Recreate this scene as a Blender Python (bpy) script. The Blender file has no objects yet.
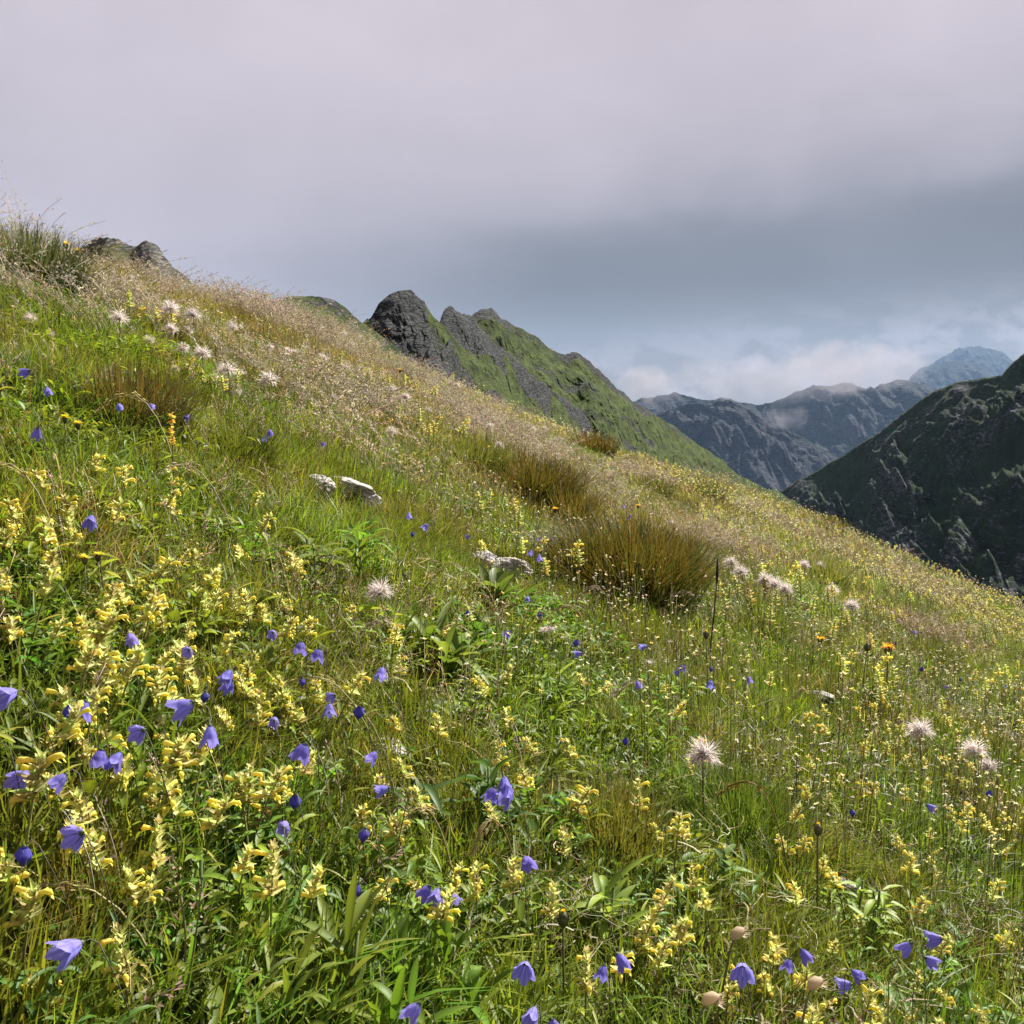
import bpy, math, random
import numpy as np
from mathutils import Vector, Matrix, noise
R = random.Random(11)
NR = np.random.default_rng(5)
PI = math.pi
scene = bpy.context.scene
C = scene.collection

# ------------------------------------------------------------------ camera
F = 1000.0
PITCH = math.atan(92 / F)
cam = bpy.data.cameras.new('camera'); cam.sensor_width = 36; cam.lens = 36 * F / 1024
cam.clip_start = 0.03; cam.clip_end = 60000
camo = bpy.data.objects.new('camera', cam); C.objects.link(camo)
camo.location = (0, 0, 0); camo.rotation_euler = (PI / 2 - PITCH, 0, 0)
scene.camera = camo
cP, sP = math.cos(PITCH), math.sin(PITCH)

def ray(px, py):
    """direction of a photograph pixel as (u, w) with y = 1"""
    a, b = (px - 512) / F, (512 - py) / F
    y = cP + b * sP; z = -sP + b * cP
    return a / y, z / y

def proj(p):
    x, y, z = p
    d = y * cP - z * sP
    if d <= 0.02: return -9999, -9999
    return 512 + F * x / d, 512 - F * (y * sP + z * cP) / d

def sstep(a, b, x):
    t = np.clip((x - a) / (b - a), 0, 1)
    return t * t * (3 - 2 * t)

# ------------------------------------------------------------------ hillside height field
HC = 0.72
CREST = [(-260, 190), (0, 242), (60, 257), (130, 275), (180, 289), (240, 301), (300, 318), (350, 343), (400, 365),
         (450, 391), (500, 415), (560, 440), (620, 458), (700, 481), (760, 502), (800, 516), (860, 545), (930, 575),
         (1024, 612), (1300, 745)]
cu, cw = zip(*[ray(*p) for p in CREST])
cu, cw = np.array(cu), np.array(cw)
YS_U = np.array([-.8, -.45, -.33, -.2, 0, .3, .6, .9])
YS_Y = np.array([4.2, 5.5, 7.5, 11.5, 15, 18, 19, 19.])
_gu = np.linspace(-1.2, 1.2, 961)
def _lin(u):
    r = np.interp(u, cu, cw)
    r = np.where(u < cu[0], cw[0] + (u - cu[0]) * -.16, r)
    return np.where(u > cu[-1], cw[-1] + (u - cu[-1]) * -.45, r)
_k = np.exp(-np.linspace(-2, 2, 61) ** 2); _k /= _k.sum()
_ys = np.convolve(np.pad(np.interp(_gu, YS_U, YS_Y), 30, 'edge'), _k, 'valid')
_sg = np.convolve(np.pad(_lin(_gu), 30, 'reflect', reflect_type='odd'), _k, 'valid') - .15 / _ys

def vnoise(x, y, s, seed=0):
    """smooth value noise on arrays"""
    x = np.asarray(x, float) / s + 1000.3 + seed * 17.7; y = np.asarray(y, float) / s + 1000.7 - seed * 9.1
    xi = np.floor(x).astype(np.int64); yi = np.floor(y).astype(np.int64); fx = x - xi; fy = y - yi
    fx = fx * fx * (3 - 2 * fx); fy = fy * fy * (3 - 2 * fy)
    def h(a, b):
        n = (a * 374761393 + b * 668265263 + seed * 1442695) & 0x7fffffff
        n = ((n ^ (n >> 13)) * 1274126177) & 0x7fffffff
        return ((n ^ (n >> 16)) & 0xffff) / 65535.0
    return (h(xi, yi) * (1 - fx) + h(xi + 1, yi) * fx) * (1 - fy) + (h(xi, yi + 1) * (1 - fx) + h(xi + 1, yi + 1) * fx) * fy

def ground(x, y):
    x = np.asarray(x, float); y = np.asarray(y, float)
    Y = np.sqrt(np.maximum(y, 0) ** 2 + .25)
    u = x / Y
    ys = np.interp(u, _gu, _ys); s = np.interp(u, _gu, _sg)
    uo = np.clip(np.abs(u) - 1.2, 0, None) * np.sign(u)
    s = s + uo * -.4
    K = HC / ys ** 2
    z = -HC + Y * (s + 2 * HC / ys) - K * Y ** 2
    z = z + np.minimum(y, 0) * .05
    amp = np.clip(Y / 6, .25, 1.3)
    z = z + amp * (.10 * (vnoise(x, y, 1.6, 1) - .5) + .05 * (vnoise(x, y, .55, 2) - .5) + .018 * (vnoise(x, y, .17, 3) - .5))
    z = z + .25 * np.clip(Y / 10, 0, 1.5) * (vnoise(x, y, 4.5, 4) - .5)
    return z

def hit(px, py, h=0.0):
    """ground point below the pixel's sight line, for a thing whose top stands h above the ground"""
    u, w = ray(px, py)
    ys = np.geomspace(.25, 60, 1500)
    d = ground(u * ys, ys) + h - w * ys
    k = np.where(d > 0)[0]
    if len(k) == 0 or k[0] == 0: return None
    k = k[0]; y = ys[k - 1] + (ys[k] - ys[k - 1]) * (-d[k - 1]) / (d[k] - d[k - 1])
    return float(u * y), float(y), float(ground(u * y, y))

# ------------------------------------------------------------------ materials
def newmat(name):
    m = bpy.data.materials.new(name); m.use_nodes = True
    nt = m.node_tree; nt.nodes.clear()
    return m, nt, nt.nodes, nt.links
def N(nodes, typ, **kw):
    n = nodes.new(typ)
    for k, v in kw.items():
        if k.startswith('i_'): n.inputs[k[2:].replace('_', ' ')].default_value = v
        else: setattr(n, k, v)
    return n
def math_node(nd, lk, op, a, b=None, clamp=False):
    n = nd.new('ShaderNodeMath'); n.operation = op; n.use_clamp = clamp
    for i, v in enumerate((a, b)):
        if v is None: continue
        if isinstance(v, (int, float)): n.inputs[i].default_value = v
        else: lk.new(v, n.inputs[i])
    return n.outputs[0]

def plant_mat(name, trans=.4, rough=.5, spec=.35, vary=.25, hue=.03):
    m, nt, nd, lk = newmat(name)
    out = N(nd, 'ShaderNodeOutputMaterial')
    at = N(nd, 'ShaderNodeAttribute', attribute_name='tint')
    oi = N(nd, 'ShaderNodeObjectInfo')
    hs = N(nd, 'ShaderNodeHueSaturation')
    v = N(nd, 'ShaderNodeMapRange'); v.inputs['To Min'].default_value = 1 - vary; v.inputs['To Max'].default_value = 1 + vary
    lk.new(oi.outputs['Random'], v.inputs['Value']); lk.new(v.outputs[0], hs.inputs['Value'])
    r2 = math_node(nd, lk, 'FRACT', math_node(nd, lk, 'MULTIPLY', oi.outputs['Random'], 17.31))
    h = N(nd, 'ShaderNodeMapRange'); h.inputs['To Min'].default_value = .5 - hue; h.inputs['To Max'].default_value = .5 + hue
    lk.new(r2, h.inputs['Value']); lk.new(h.outputs[0], hs.inputs['Hue'])
    lk.new(at.outputs['Color'], hs.inputs['Color'])
    p = N(nd, 'ShaderNodeBsdfPrincipled'); p.inputs['Roughness'].default_value = rough
    p.inputs['Specular IOR Level'].default_value = spec
    lk.new(hs.outputs[0], p.inputs['Base Color'])
    t = N(nd, 'ShaderNodeBsdfTranslucent')
    g = N(nd, 'ShaderNodeMix', data_type='RGBA', blend_type='MULTIPLY'); g.inputs[0].default_value = 1
    lk.new(hs.outputs[0], g.inputs[6]); g.inputs[7].default_value = (1.25, 1.2, .75, 1) if name == 'leaf' else (1, 1, 1, 1)
    lk.new(g.outputs[2], t.inputs['Color'])
    mx = N(nd, 'ShaderNodeMixShader'); mx.inputs[0].default_value = trans
    lk.new(p.outputs[0], mx.inputs[1]); lk.new(t.outputs[0], mx.inputs[2]); lk.new(mx.outputs[0], out.inputs[0])
    return m
M_LEAF = plant_mat('leaf', .44, .5, .28)
M_PETAL = plant_mat('petal', .5, .6, .2, .12, .006)
M_WOOL = plant_mat('wool', .62, .6, .2, .1, .005)
M_STEM = plant_mat('stem', .1, .6, .3)

def soil_mat():
    m, nt, nd, lk = newmat('soil')
    out = N(nd, 'ShaderNodeOutputMaterial'); p = N(nd, 'ShaderNodeBsdfPrincipled'); p.inputs['Roughness'].default_value = .95
    tc = N(nd, 'ShaderNodeTexCoord')
    n = N(nd, 'ShaderNodeTexNoise'); n.inputs['Scale'].default_value = 14; n.inputs['Detail'].default_value = 8
    lk.new(tc.outputs['Object'], n.inputs['Vector'])
    cr = N(nd, 'ShaderNodeValToRGB')
    e = cr.color_ramp.elements; e[0].position = .35; e[0].color = (.020, .022, .008, 1); e[1].position = .7; e[1].color = (.07, .075, .025, 1)
    lk.new(n.outputs[0], cr.inputs[0]); lk.new(cr.outputs[0], p.inputs['Base Color'])
    b = N(nd, 'ShaderNodeBump'); b.inputs['Distance'].default_value = .02; lk.new(n.outputs[0], b.inputs['Height']); lk.new(b.outputs[0], p.inputs['Normal'])
    lk.new(p.outputs[0], out.inputs[0])
    return m
M_SOIL = soil_mat()

def mount_mat(name, grass_a, grass_b, rock_a, rock_b, scale, rockbias=0.0, bump=1.0, tilt=(0, 0, 0)):
    """rock where the mesh attribute rock plus noise says so, grass elsewhere"""
    m, nt, nd, lk = newmat(name)
    out = N(nd, 'ShaderNodeOutputMaterial'); p = N(nd, 'ShaderNodeBsdfPrincipled'); p.inputs['Roughness'].default_value = .9
    p.inputs['Specular IOR Level'].default_value = .1
    tc = N(nd, 'ShaderNodeTexCoord')
    mp = N(nd, 'ShaderNodeMapping'); mp.inputs['Scale'].default_value = (1 / scale,) * 3; lk.new(tc.outputs['Object'], mp.inputs[0])
    mp2 = N(nd, 'ShaderNodeMapping'); mp2.inputs['Rotation'].default_value = tilt; mp2.inputs['Scale'].default_value = (1 / scale, 1 / scale, 3.2 / scale)
    lk.new(tc.outputs['Object'], mp2.inputs[0])
    def nz(sc, det, src=mp, rg=.6):
        n = N(nd, 'ShaderNodeTexNoise'); n.inputs['Scale'].default_value = sc; n.inputs['Detail'].default_value = det; n.inputs['Roughness'].default_value = rg
        lk.new(src.outputs[0], n.inputs['Vector']); return n.outputs[0]
    at = N(nd, 'ShaderNodeAttribute', attribute_name='rock')
    n1, n2, n3, n4 = nz(1.3, 9), nz(7, 10, mp2, .7), nz(4, 6), nz(22, 8, mp, .7)
    v = math_node(nd, lk, 'ADD', at.outputs['Fac'], math_node(nd, lk, 'MULTIPLY', math_node(nd, lk, 'SUBTRACT', n2, .5), 2.3))
    v = math_node(nd, lk, 'ADD', v, math_node(nd, lk, 'MULTIPLY', math_node(nd, lk, 'SUBTRACT', n1, .5), 1.2))
    v = math_node(nd, lk, 'ADD', v, rockbias)
    st = N(nd, 'ShaderNodeMapRange'); st.interpolation_type = 'SMOOTHSTEP'; st.inputs['From Min'].default_value = .42; st.inputs['From Max'].default_value = .6
    lk.new(v, st.inputs['Value'])
    def ramp(src, a, b, lo=.35, hi=.68):
        cr = N(nd, 'ShaderNodeValToRGB'); e = cr.color_ramp.elements
        e[0].position = lo; e[0].color = (*a, 1); e[1].position = hi; e[1].color = (*b, 1); lk.new(src, cr.inputs[0]); return cr.outputs[0]
    vo = N(nd, 'ShaderNodeTexVoronoi', feature='DISTANCE_TO_EDGE'); vo.inputs['Scale'].default_value = 5.5; lk.new(mp2.outputs[0], vo.inputs['Vector'])
    ck = N(nd, 'ShaderNodeMapRange'); ck.inputs['From Max'].default_value = .12; ck.inputs['To Min'].default_value = .35; lk.new(math_node(nd, lk, 'ADD', vo.outputs['Distance'], math_node(nd, lk, 'MULTIPLY', math_node(nd, lk, 'SUBTRACT', n4, .5), .25)), ck.inputs['Value'])
    g = ramp(n3, grass_a, grass_b); rk = ramp(math_node(nd, lk, 'ADD', math_node(nd, lk, 'MULTIPLY', n4, .5), math_node(nd, lk, 'MULTIPLY', n2, .5)), rock_a, rock_b, .38, .64)
    mx = N(nd, 'ShaderNodeMix', data_type='RGBA'); lk.new(st.outputs[0], mx.inputs[0]); lk.new(g, mx.inputs[6])
    rm = N(nd, 'ShaderNodeMix', data_type='RGBA', blend_type='MULTIPLY'); rm.inputs[0].default_value = 1; lk.new(rk, rm.inputs[6]); lk.new(ck.outputs[0], rm.inputs[7]); lk.new(rm.outputs[2], mx.inputs[7])
    lk.new(mx.outputs[2], p.inputs['Base Color'])
    b = N(nd, 'ShaderNodeBump'); b.inputs['Strength'].default_value = .8 * bump; b.inputs['Distance'].default_value = scale * .10
    hsum = math_node(nd, lk, 'ADD', math_node(nd, lk, 'ADD', n2, math_node(nd, lk, 'MULTIPLY', n4, .5)), math_node(nd, lk, 'MULTIPLY', math_node(nd, lk, 'MULTIPLY', ck.outputs[0], st.outputs[0]), .35))
    lk.new(hsum, b.inputs['Height']); lk.new(b.outputs[0], p.inputs['Normal'])
    lk.new(p.outputs[0], out.inputs[0])
    return m

def rock_mat():
    m, nt, nd, lk = newmat('limestone')
    out = N(nd, 'ShaderNodeOutputMaterial'); p = N(nd, 'ShaderNodeBsdfPrincipled'); p.inputs['Roughness'].default_value = .85
    tc = N(nd, 'ShaderNodeTexCoord')
    n = N(nd, 'ShaderNodeTexNoise'); n.inputs['Scale'].default_value = 38; n.inputs['Detail'].default_value = 12; n.inputs['Roughness'].default_value = .7
    n2 = N(nd, 'ShaderNodeTexNoise'); n2.inputs['Scale'].default_value = 11; n2.inputs['Detail'].default_value = 6
    lk.new(tc.outputs['Object'], n.inputs['Vector']); lk.new(tc.outputs['Object'], n2.inputs['Vector'])
    cr = N(nd, 'ShaderNodeValToRGB'); e = cr.color_ramp.elements
    e[0].position = .3; e[0].color = (.14, .13, .12, 1); e[1].position = .58; e[1].color = (.44, .405, .38, 1)
    x = e.new(.44); x.color = (.38, .355, .34, 1)
    lk.new(n.outputs[0], cr.inputs[0])
    lc = N(nd, 'ShaderNodeMapRange'); lc.inputs['From Min'].default_value = .56; lc.inputs['From Max'].default_value = .66
    lk.new(n2.outputs[0], lc.inputs['Value'])
    mx = N(nd, 'ShaderNodeMix', data_type='RGBA'); mx.inputs[7].default_value = (.16, .16, .09, 1)
    lk.new(lc.outputs[0], mx.inputs[0]); lk.new(cr.outputs[0], mx.inputs[6]); lk.new(mx.outputs[2], p.inputs['Base Color'])
    b = N(nd, 'ShaderNodeBump'); b.inputs['Strength'].default_value = .9; b.inputs['Distance'].default_value = .008
    lk.new(n.outputs[0], b.inputs['Height']); lk.new(b.outputs[0], p.inputs['Normal']); lk.new(p.outputs[0], out.inputs[0])
    return m
M_ROCK = rock_mat()

# ------------------------------------------------------------------ mesh builder
class MB:
    def __init__(s): s.v = []; s.f = []; s.c = []; s.m = []; s.mats = []
    def __bool__(s): return True
    def mat(s, m):
        if m not in s.mats: s.mats.append(m)
        return s.mats.index(m)
    def strip(s, L, Rr, cols, m, tip=None):
        """two rows of points joined into a band, with an optional tip point"""
        i0 = len(s.v); k = s.mat(m)
        for a, b, c in zip(L, Rr, cols): s.v += [tuple(a), tuple(b)]; s.c += [c, c]
        for j in range(len(L) - 1):
            a = i0 + 2 * j; s.f.append((a, a + 1, a + 3, a + 2)); s.m.append(k)
        if tip is not None:
            s.v.append(tuple(tip)); s.c.append(cols[-1]); a = i0 + 2 * (len(L) - 1)
            s.f.append((a, a + 1, len(s.v) - 1)); s.m.append(k)
    def tube(s, pts, rad, col, m, n=5, col2=None):
        pts = [Vector(p) for p in pts]; i0 = len(s.v); k = s.mat(m); T = len(pts)
        ref = Vector((.3, 1, .2)).normalized()
        for i, p in enumerate(pts):
            d = (pts[min(i + 1, T - 1)] - pts[max(i - 1, 0)]).normalized()
            if abs(d.dot(ref)) > .95: ref = Vector((1, .1, .3)).normalized()
            a = d.cross(ref).normalized(); b = d.cross(a)
            r = rad[i] if isinstance(rad, (list, tuple)) else rad
            t = i / max(T - 1, 1); cc = col if col2 is None else tuple(col[q] * (1 - t) + col2[q] * t for q in range(3))
            for j in range(n):
                an = 2 * PI * j / n; q = p + a * (math.cos(an) * r) + b * (math.sin(an) * r)
                s.v.append(tuple(q)); s.c.append(cc)
        for i in range(T - 1):
            for j in range(n):
                a = i0 + i * n + j; b = i0 + i * n + (j + 1) % n
                s.f.append((a, b, b + n, a + n)); s.m.append(k)
        s.f.append(tuple(i0 + (T - 1) * n + j for j in range(n))); s.m.append(k)
    def blade(s, base, az, lean, h, w, c0, c1, m, n=4, wob=0.0, twist=0.0):
        dx, dy = math.cos(az), math.sin(az); sa = az + PI / 2 + twist
        sx, sy = math.cos(sa), math.sin(sa)
        L = []; Q = []; cols = []; bx, by, bz = base
        for i in range(n):
            t = i / n; ho = lean * h * t ** 1.8 + wob * h * math.sin(t * 5) * .1
            z = h * (t - .35 * min(lean, 1.6) * t ** 2.4); ww = w * (1 - .55 * t ** 1.5) * .5
            x, y = bx + dx * ho, by + dy * ho
            L.append((x - sx * ww, y - sy * ww, bz + z)); Q.append((x + sx * ww, y + sy * ww, bz + z))
            cols.append(tuple(c0[k] * (1 - t) + c1[k] * t for k in range(3)))
        ho = lean * h; tip = (bx + dx * ho, by + dy * ho, bz + h * (1 - .35 * min(lean, 1.6)))
        s.strip(L, Q, cols, m, tip)
    def leaf(s, base, d, up, length, width, c0, c1, m, droop=.3, fold=.25, n=5, prof=None):
        """a pointed leaf: two halves folded at the midrib"""
        d = Vector(d).normalized(); up = Vector(up); side = d.cross(up)
        if side.length < 1e-4: side = d.cross(Vector((1, 0, 0)))
        side.normalize(); nrm = side.cross(d).normalized(); base = Vector(base)
        i0 = len(s.v); k = s.mat(m)
        for i in range(n + 1):
            t = i / n; wv = width * .5 * (prof[i] if prof else math.sin(PI * min(1, t * .93 + .07)) ** .8)
            c = base + d * (length * t) + Vector((0, 0, -droop * length * t * t)); f = nrm * (wv * fold * 2)
            cc = tuple(c0[q] * (1 - t) + c1[q] * t for q in range(3))
            for o in (-1, 0, 1):
                q = c + side * (wv * o) + (f if o else Vector())
                s.v.append(tuple(q)); s.c.append(cc if o else tuple(min(1, x * 1.25) for x in cc))
        for i in range(n):
            for o in (0, 1):
                a = i0 + 3 * i + o; s.f.append((a, a + 1, a + 4, a + 3)); s.m.append(k)
    def mesh(s, name, smooth=True):
        me = bpy.data.meshes.new(name); me.from_pydata(s.v, [], s.f)
        for m in s.mats: me.materials.append(m)
        me.polygons.foreach_set('material_index', s.m)
        if smooth: me.polygons.foreach_set('use_smooth', [True] * len(s.f))
        a = me.attributes.new('tint', 'FLOAT_COLOR', 'POINT')
        col = np.ones((len(s.v), 4), np.float32); col[:, :3] = np.array(s.c, np.float32)
        a.data.foreach_set('color', col.ravel()); me.update()
        return me

def obj(name, me, parent=None, loc=None):
    o = bpy.data.objects.new(name, me); C.objects.link(o)
    if parent: o.parent = parent
    if loc: o.location = loc
    return o
def tag(o, label=None, cat=None, group=None, kind=None):
    if label: o['label'] = label
    if cat: o['category'] = cat
    if group: o['group'] = group
    if kind: o['kind'] = kind
    return o

# ------------------------------------------------------------------ colours (albedo)
GREEN = (.118, .195, .012); GREEN2 = (.060, .115, .010); YGREEN = (.20, .235, .022); OLIVE = (.105, .105, .024)
STRAW = (.30, .24, .11); BROWN = (.12, .07, .02); PINK = (.29, .22, .165); DEEP = (.04, .085, .018)
def vary(c, a=.18):
    k = 1 + R.uniform(-a, a); return tuple(max(0, min(1, x * k * (1 + R.uniform(-.06, .06)))) for x in c)
def mixc(a, b, t): return tuple(a[i] * (1 - t) + b[i] * t for i in range(3))

# ------------------------------------------------------------------ ground tuft prototypes (stuff)
def blade_tuft(nb, rad, h0, h1, w, pal, lean=(.1, .9), tipc=None, n=4, wind=.15):
    b = MB()
    for i in range(nb):
        r = rad * math.sqrt(R.random()); a = R.uniform(0, 2 * PI)
        c = vary(R.choice(pal)); c1 = vary(tipc) if tipc and R.random() < .6 else mixc(c, YGREEN, .35)
        h = R.uniform(h0, h1); l = R.uniform(*lean); az = R.uniform(0, 2 * PI)
        lx, ly = math.cos(az) * l - wind, math.sin(az) * l
        b.blade((r * math.cos(a), r * math.sin(a), -.015), math.atan2(ly, lx), math.hypot(lx, ly), h, w * R.uniform(.7, 1.3), mixc(c, OLIVE, .4), c1, M_LEAF, n, R.uniform(-1, 1), R.uniform(-.6, .6))
    return b
def forb_tuft(nl, rad, hmax, ln, wd, pal):
    b = MB()
    for i in range(nl):
        r = rad * math.sqrt(R.random()); a = R.uniform(0, 2 * PI); az = R.uniform(0, 2 * PI); el = R.uniform(-.1, 1.0)
        d = (math.cos(az) * math.cos(el), math.sin(az) * math.cos(el), math.sin(el)); c = vary(R.choice(pal), .3)
        L = ln * R.uniform(.6, 1.3)
        b.leaf((r * math.cos(a), r * math.sin(a), R.uniform(0, hmax)), d, (0, 0, 1), L, wd * R.uniform(.6, 1.3), c, mixc(c, YGREEN, .3), M_LEAF, R.uniform(0, .6), R.uniform(.1, .5), 4)
    return b
def panicle(b, base, az, lean, h, col, spk=22, size=.0055, spread=.02, stemw=.0009):
    pts = []
    for i in range(7):
        t = i / 6; ho = lean * h * t ** 2.2
        pts.append(Vector((base[0] + math.cos(az) * ho, base[1] + math.sin(az) * ho, base[2] + h * (t - .3 * min(lean, 1.5) * t ** 3))))
    b.tube(pts, [stemw * (1.1 - .6 * i / 6) for i in range(7)], mixc(col, OLIVE, .5), M_STEM, 3, col)
    for k in range(spk):
        t = R.uniform(.62, 1.0); i = min(5, int(t * 6)); f = t * 6 - i; p = pts[i].lerp(pts[i + 1], f)
        d = (pts[i + 1] - pts[i]).normalized(); o = Vector((R.gauss(0, 1), R.gauss(0, 1), R.gauss(0, .6))) * spread * .5 * (1.25 - t)
        q = p + o; dd = (d + o.normalized() * .7 if o.length > 0 else d).normalized()
        b.leaf(q, dd, (R.uniform(-1, 1), R.uniform(-1, 1), .5), size * R.uniform(.7, 1.5), size * .38, vary(col), vary(col), M_WOOL, .2, .2, 2, [0.5, 1, .1])
def panicle_tuft(ns, rad, h0, h1, cols, spk=18, size=.005, lean=(.2, .9)):
    b = MB()
    for i in range(ns):
        r = rad * math.sqrt(R.random()); a = R.uniform(0, 2 * PI)
        panicle(b, (r * math.cos(a), r * math.sin(a), 0), R.gauss(PI, .9), R.uniform(*lean), R.uniform(h0, h1), vary(R.choice(cols)), spk, size)
    for i in range(ns * 3):
        r = rad * math.sqrt(R.random()); a = R.uniform(0, 2 * PI); c = vary(R.choice([OLIVE, STRAW, YGREEN]))
        b.blade((r * math.cos(a), r * math.sin(a), -.01), R.uniform(0, 2 * PI), R.uniform(.2, 1), R.uniform(.06, .16), .002, c, c, M_LEAF, 3)
    return b
def speck_tuft(ns, rad, h0, h1, cols, size):
    b = MB()
    for i in range(ns):
        r = rad * math.sqrt(R.random()); a = R.uniform(0, 2 * PI); h = R.uniform(h0, h1); c = vary(R.choice(cols))
        x, y = r * math.cos(a), r * math.sin(a); tx = x + R.uniform(-.03, .02)
        b.tube([(x, y, 0), (mixc((x, 0, 0), (tx, 0, 0), .5)[0], y, h * .5), (tx, y, h)], .0007, OLIVE, M_STEM, 3)
        for k in range(7):
            az = R.uniform(0, 2 * PI); el = R.uniform(-.2, 1.3)
            b.leaf((tx, y, h - .002), (math.cos(az) * math.cos(el), math.sin(az) * math.cos(el), math.sin(el)), (0, 0, 1), size * R.uniform(.6, 1.1), size * .6, c, c, M_PETAL, .1, .2, 2, [.6, 1, .3])
    return b
def curl_litter(nb, rad, cols):
    """dead bent leaf litter and curled blades between the green"""
    b = MB()
    for i in range(nb):
        r = rad * math.sqrt(R.random()); a = R.uniform(0, 2 * PI); c = vary(R.choice(cols), .3)
        p = Vector((r * math.cos(a), r * math.sin(a), R.uniform(.01, .09))); az = R.uniform(0, 2 * PI); L = R.uniform(.012, .05); w = R.uniform(.0006, .0016)
        pts = []; d = Vector((math.cos(az), math.sin(az), R.uniform(-.2, .5)))
        for k in range(5):
            pts.append(p.copy()); p = p + d.normalized() * (L / 4); d += Vector((R.gauss(0, .5), R.gauss(0, .5), R.gauss(0, .4)))
        sd = Vector((-math.sin(az), math.cos(az), R.uniform(-.5, .5))) * w * .5
        b.strip([q - sd for q in pts], [q + sd for q in pts], [c] * 5, M_LEAF)
    return b

def proto_collection(name, builders):
    col = bpy.data.collections.new(name)
    for i, b in enumerate(builders):
        o = bpy.data.objects.new('%s_%02d' % (name, i), b.mesh(name)); col.objects.link(o)
    return col

def scatter(name, col, P, yaw, scl, idx, label, cat, tilt=None):
    me = bpy.data.meshes.new(name); me.vertices.add(len(P)); me.vertices.foreach_set('co', P.astype(np.float32).ravel())
    a = me.attributes.new('turn', 'FLOAT_VECTOR', 'POINT')
    rot = np.zeros((len(P), 3), np.float32); rot[:, 2] = yaw
    rot[:, 0] = NR.normal(0, .12, len(P)) if tilt is None else 0; rot[:, 1] = NR.normal(-.06, .12, len(P)) if tilt is None else tilt
    a.data.foreach_set('vector', rot.ravel())
    a = me.attributes.new('size', 'FLOAT', 'POINT'); a.data.foreach_set('value', scl.astype(np.float32))
    a = me.attributes.new('pick', 'INT', 'POINT'); a.data.foreach_set('value', idx.astype(np.int32))
    me.update()
    o = obj(name, me); tag(o, label, cat, None, 'stuff')
    g = bpy.data.node_groups.new(name, 'GeometryNodeTree')
    g.interface.new_socket('Geometry', in_out='INPUT', socket_type='NodeSocketGeometry')
    g.interface.new_socket('Geometry', in_out='OUTPUT', socket_type='NodeSocketGeometry')
    nd, lk = g.nodes, g.links
    gi, go = nd.new('NodeGroupInput'), nd.new('NodeGroupOutput')
    ip = nd.new('GeometryNodeInstanceOnPoints'); ci = nd.new('GeometryNodeCollectionInfo')
    ci.inputs['Collection'].default_value = col; ci.inputs['Separate Children'].default_value = True; ci.inputs['Reset Children'].default_value = True
    def na(n, t):
        x = nd.new('GeometryNodeInputNamedAttribute'); x.data_type = t; x.inputs['Name'].default_value = n; return x.outputs['Attribute']
    e2r = nd.new('FunctionNodeEulerToRotation')
    lk.new(gi.outputs[0], ip.inputs['Points']); lk.new(ci.outputs[0], ip.inputs['Instance'])
    ip.inputs['Pick Instance'].default_value = True
    lk.new(na('pick', 'INT'), ip.inputs['Instance Index']); lk.new(na('turn', 'FLOAT_VECTOR'), e2r.inputs[0])
    lk.new(e2r.outputs[0], ip.inputs['Rotation']); lk.new(na('size', 'FLOAT'), ip.inputs['Scale']); lk.new(ip.outputs[0], go.inputs[0])
    md = o.modifiers.new('scatter', 'NODES'); md.node_group = g
    return o

def field(n, y0, y1, power=1.0, margin=.35):
    """points in the wedge of ground before the camera; power 2 is uniform by area, lower crowds them near"""
    t = NR.random(n); y = (y0 ** power + t * (y1 ** power - y0 ** power)) ** (1 / power)
    x = (NR.random(n) * 2 - 1) * (.60 * y + margin)
    return x, y
ROCKS = []   # x, y, radius kept clear
def clear(x, y, extra=1.0):
    ok = np.ones(len(x), bool)
    for (a, b, r) in ROCKS:
        ok &= (x - a) ** 2 + (y - b) ** 2 > (r * extra) ** 2
        ok &= ~((np.abs(x - a * y / b) < r * .8 * extra) & (y < b) & (y > b - r * 1.6 - .14))   # worn bare strip at the foot of the rock
    return ok

# ------------------------------------------------------------------ setting: hillside sheet, valley floor, mountains
def build_hillside():
    ys = np.concatenate([np.linspace(-4, 0, 9)[:-1], np.linspace(0, 4, 130)[:-1], np.geomspace(4, 160, 170)])
    us = np.linspace(-1, 1, 221)
    X = []; Y = []
    for y in ys:
        X.append(us * (1.1 * max(y, 0) + 2.6)); Y.append(np.full(len(us), y))
    X = np.array(X); Y = np.array(Y); Z = ground(X, Y)
    v = np.stack([X, Y, Z], -1).reshape(-1, 3); W = len(us)
    f = [(i * W + j, i * W + j + 1, (i + 1) * W + j + 1, (i + 1) * W + j) for i in range(len(ys) - 1) for j in range(W - 1)]
    me = bpy.data.meshes.new('hillside'); me.from_pydata(v.tolist(), [], f); me.materials.append(M_SOIL)
    me.polygons.foreach_set('use_smooth', [True] * len(f))
    return tag(obj('hillside', me), 'steep meadow hillside falling to the right', 'ground', None, 'structure')
build_hillside()

def interp(L, px):
    return float(np.interp(px, [a for a, b in L], [b for a, b in L]))

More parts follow.
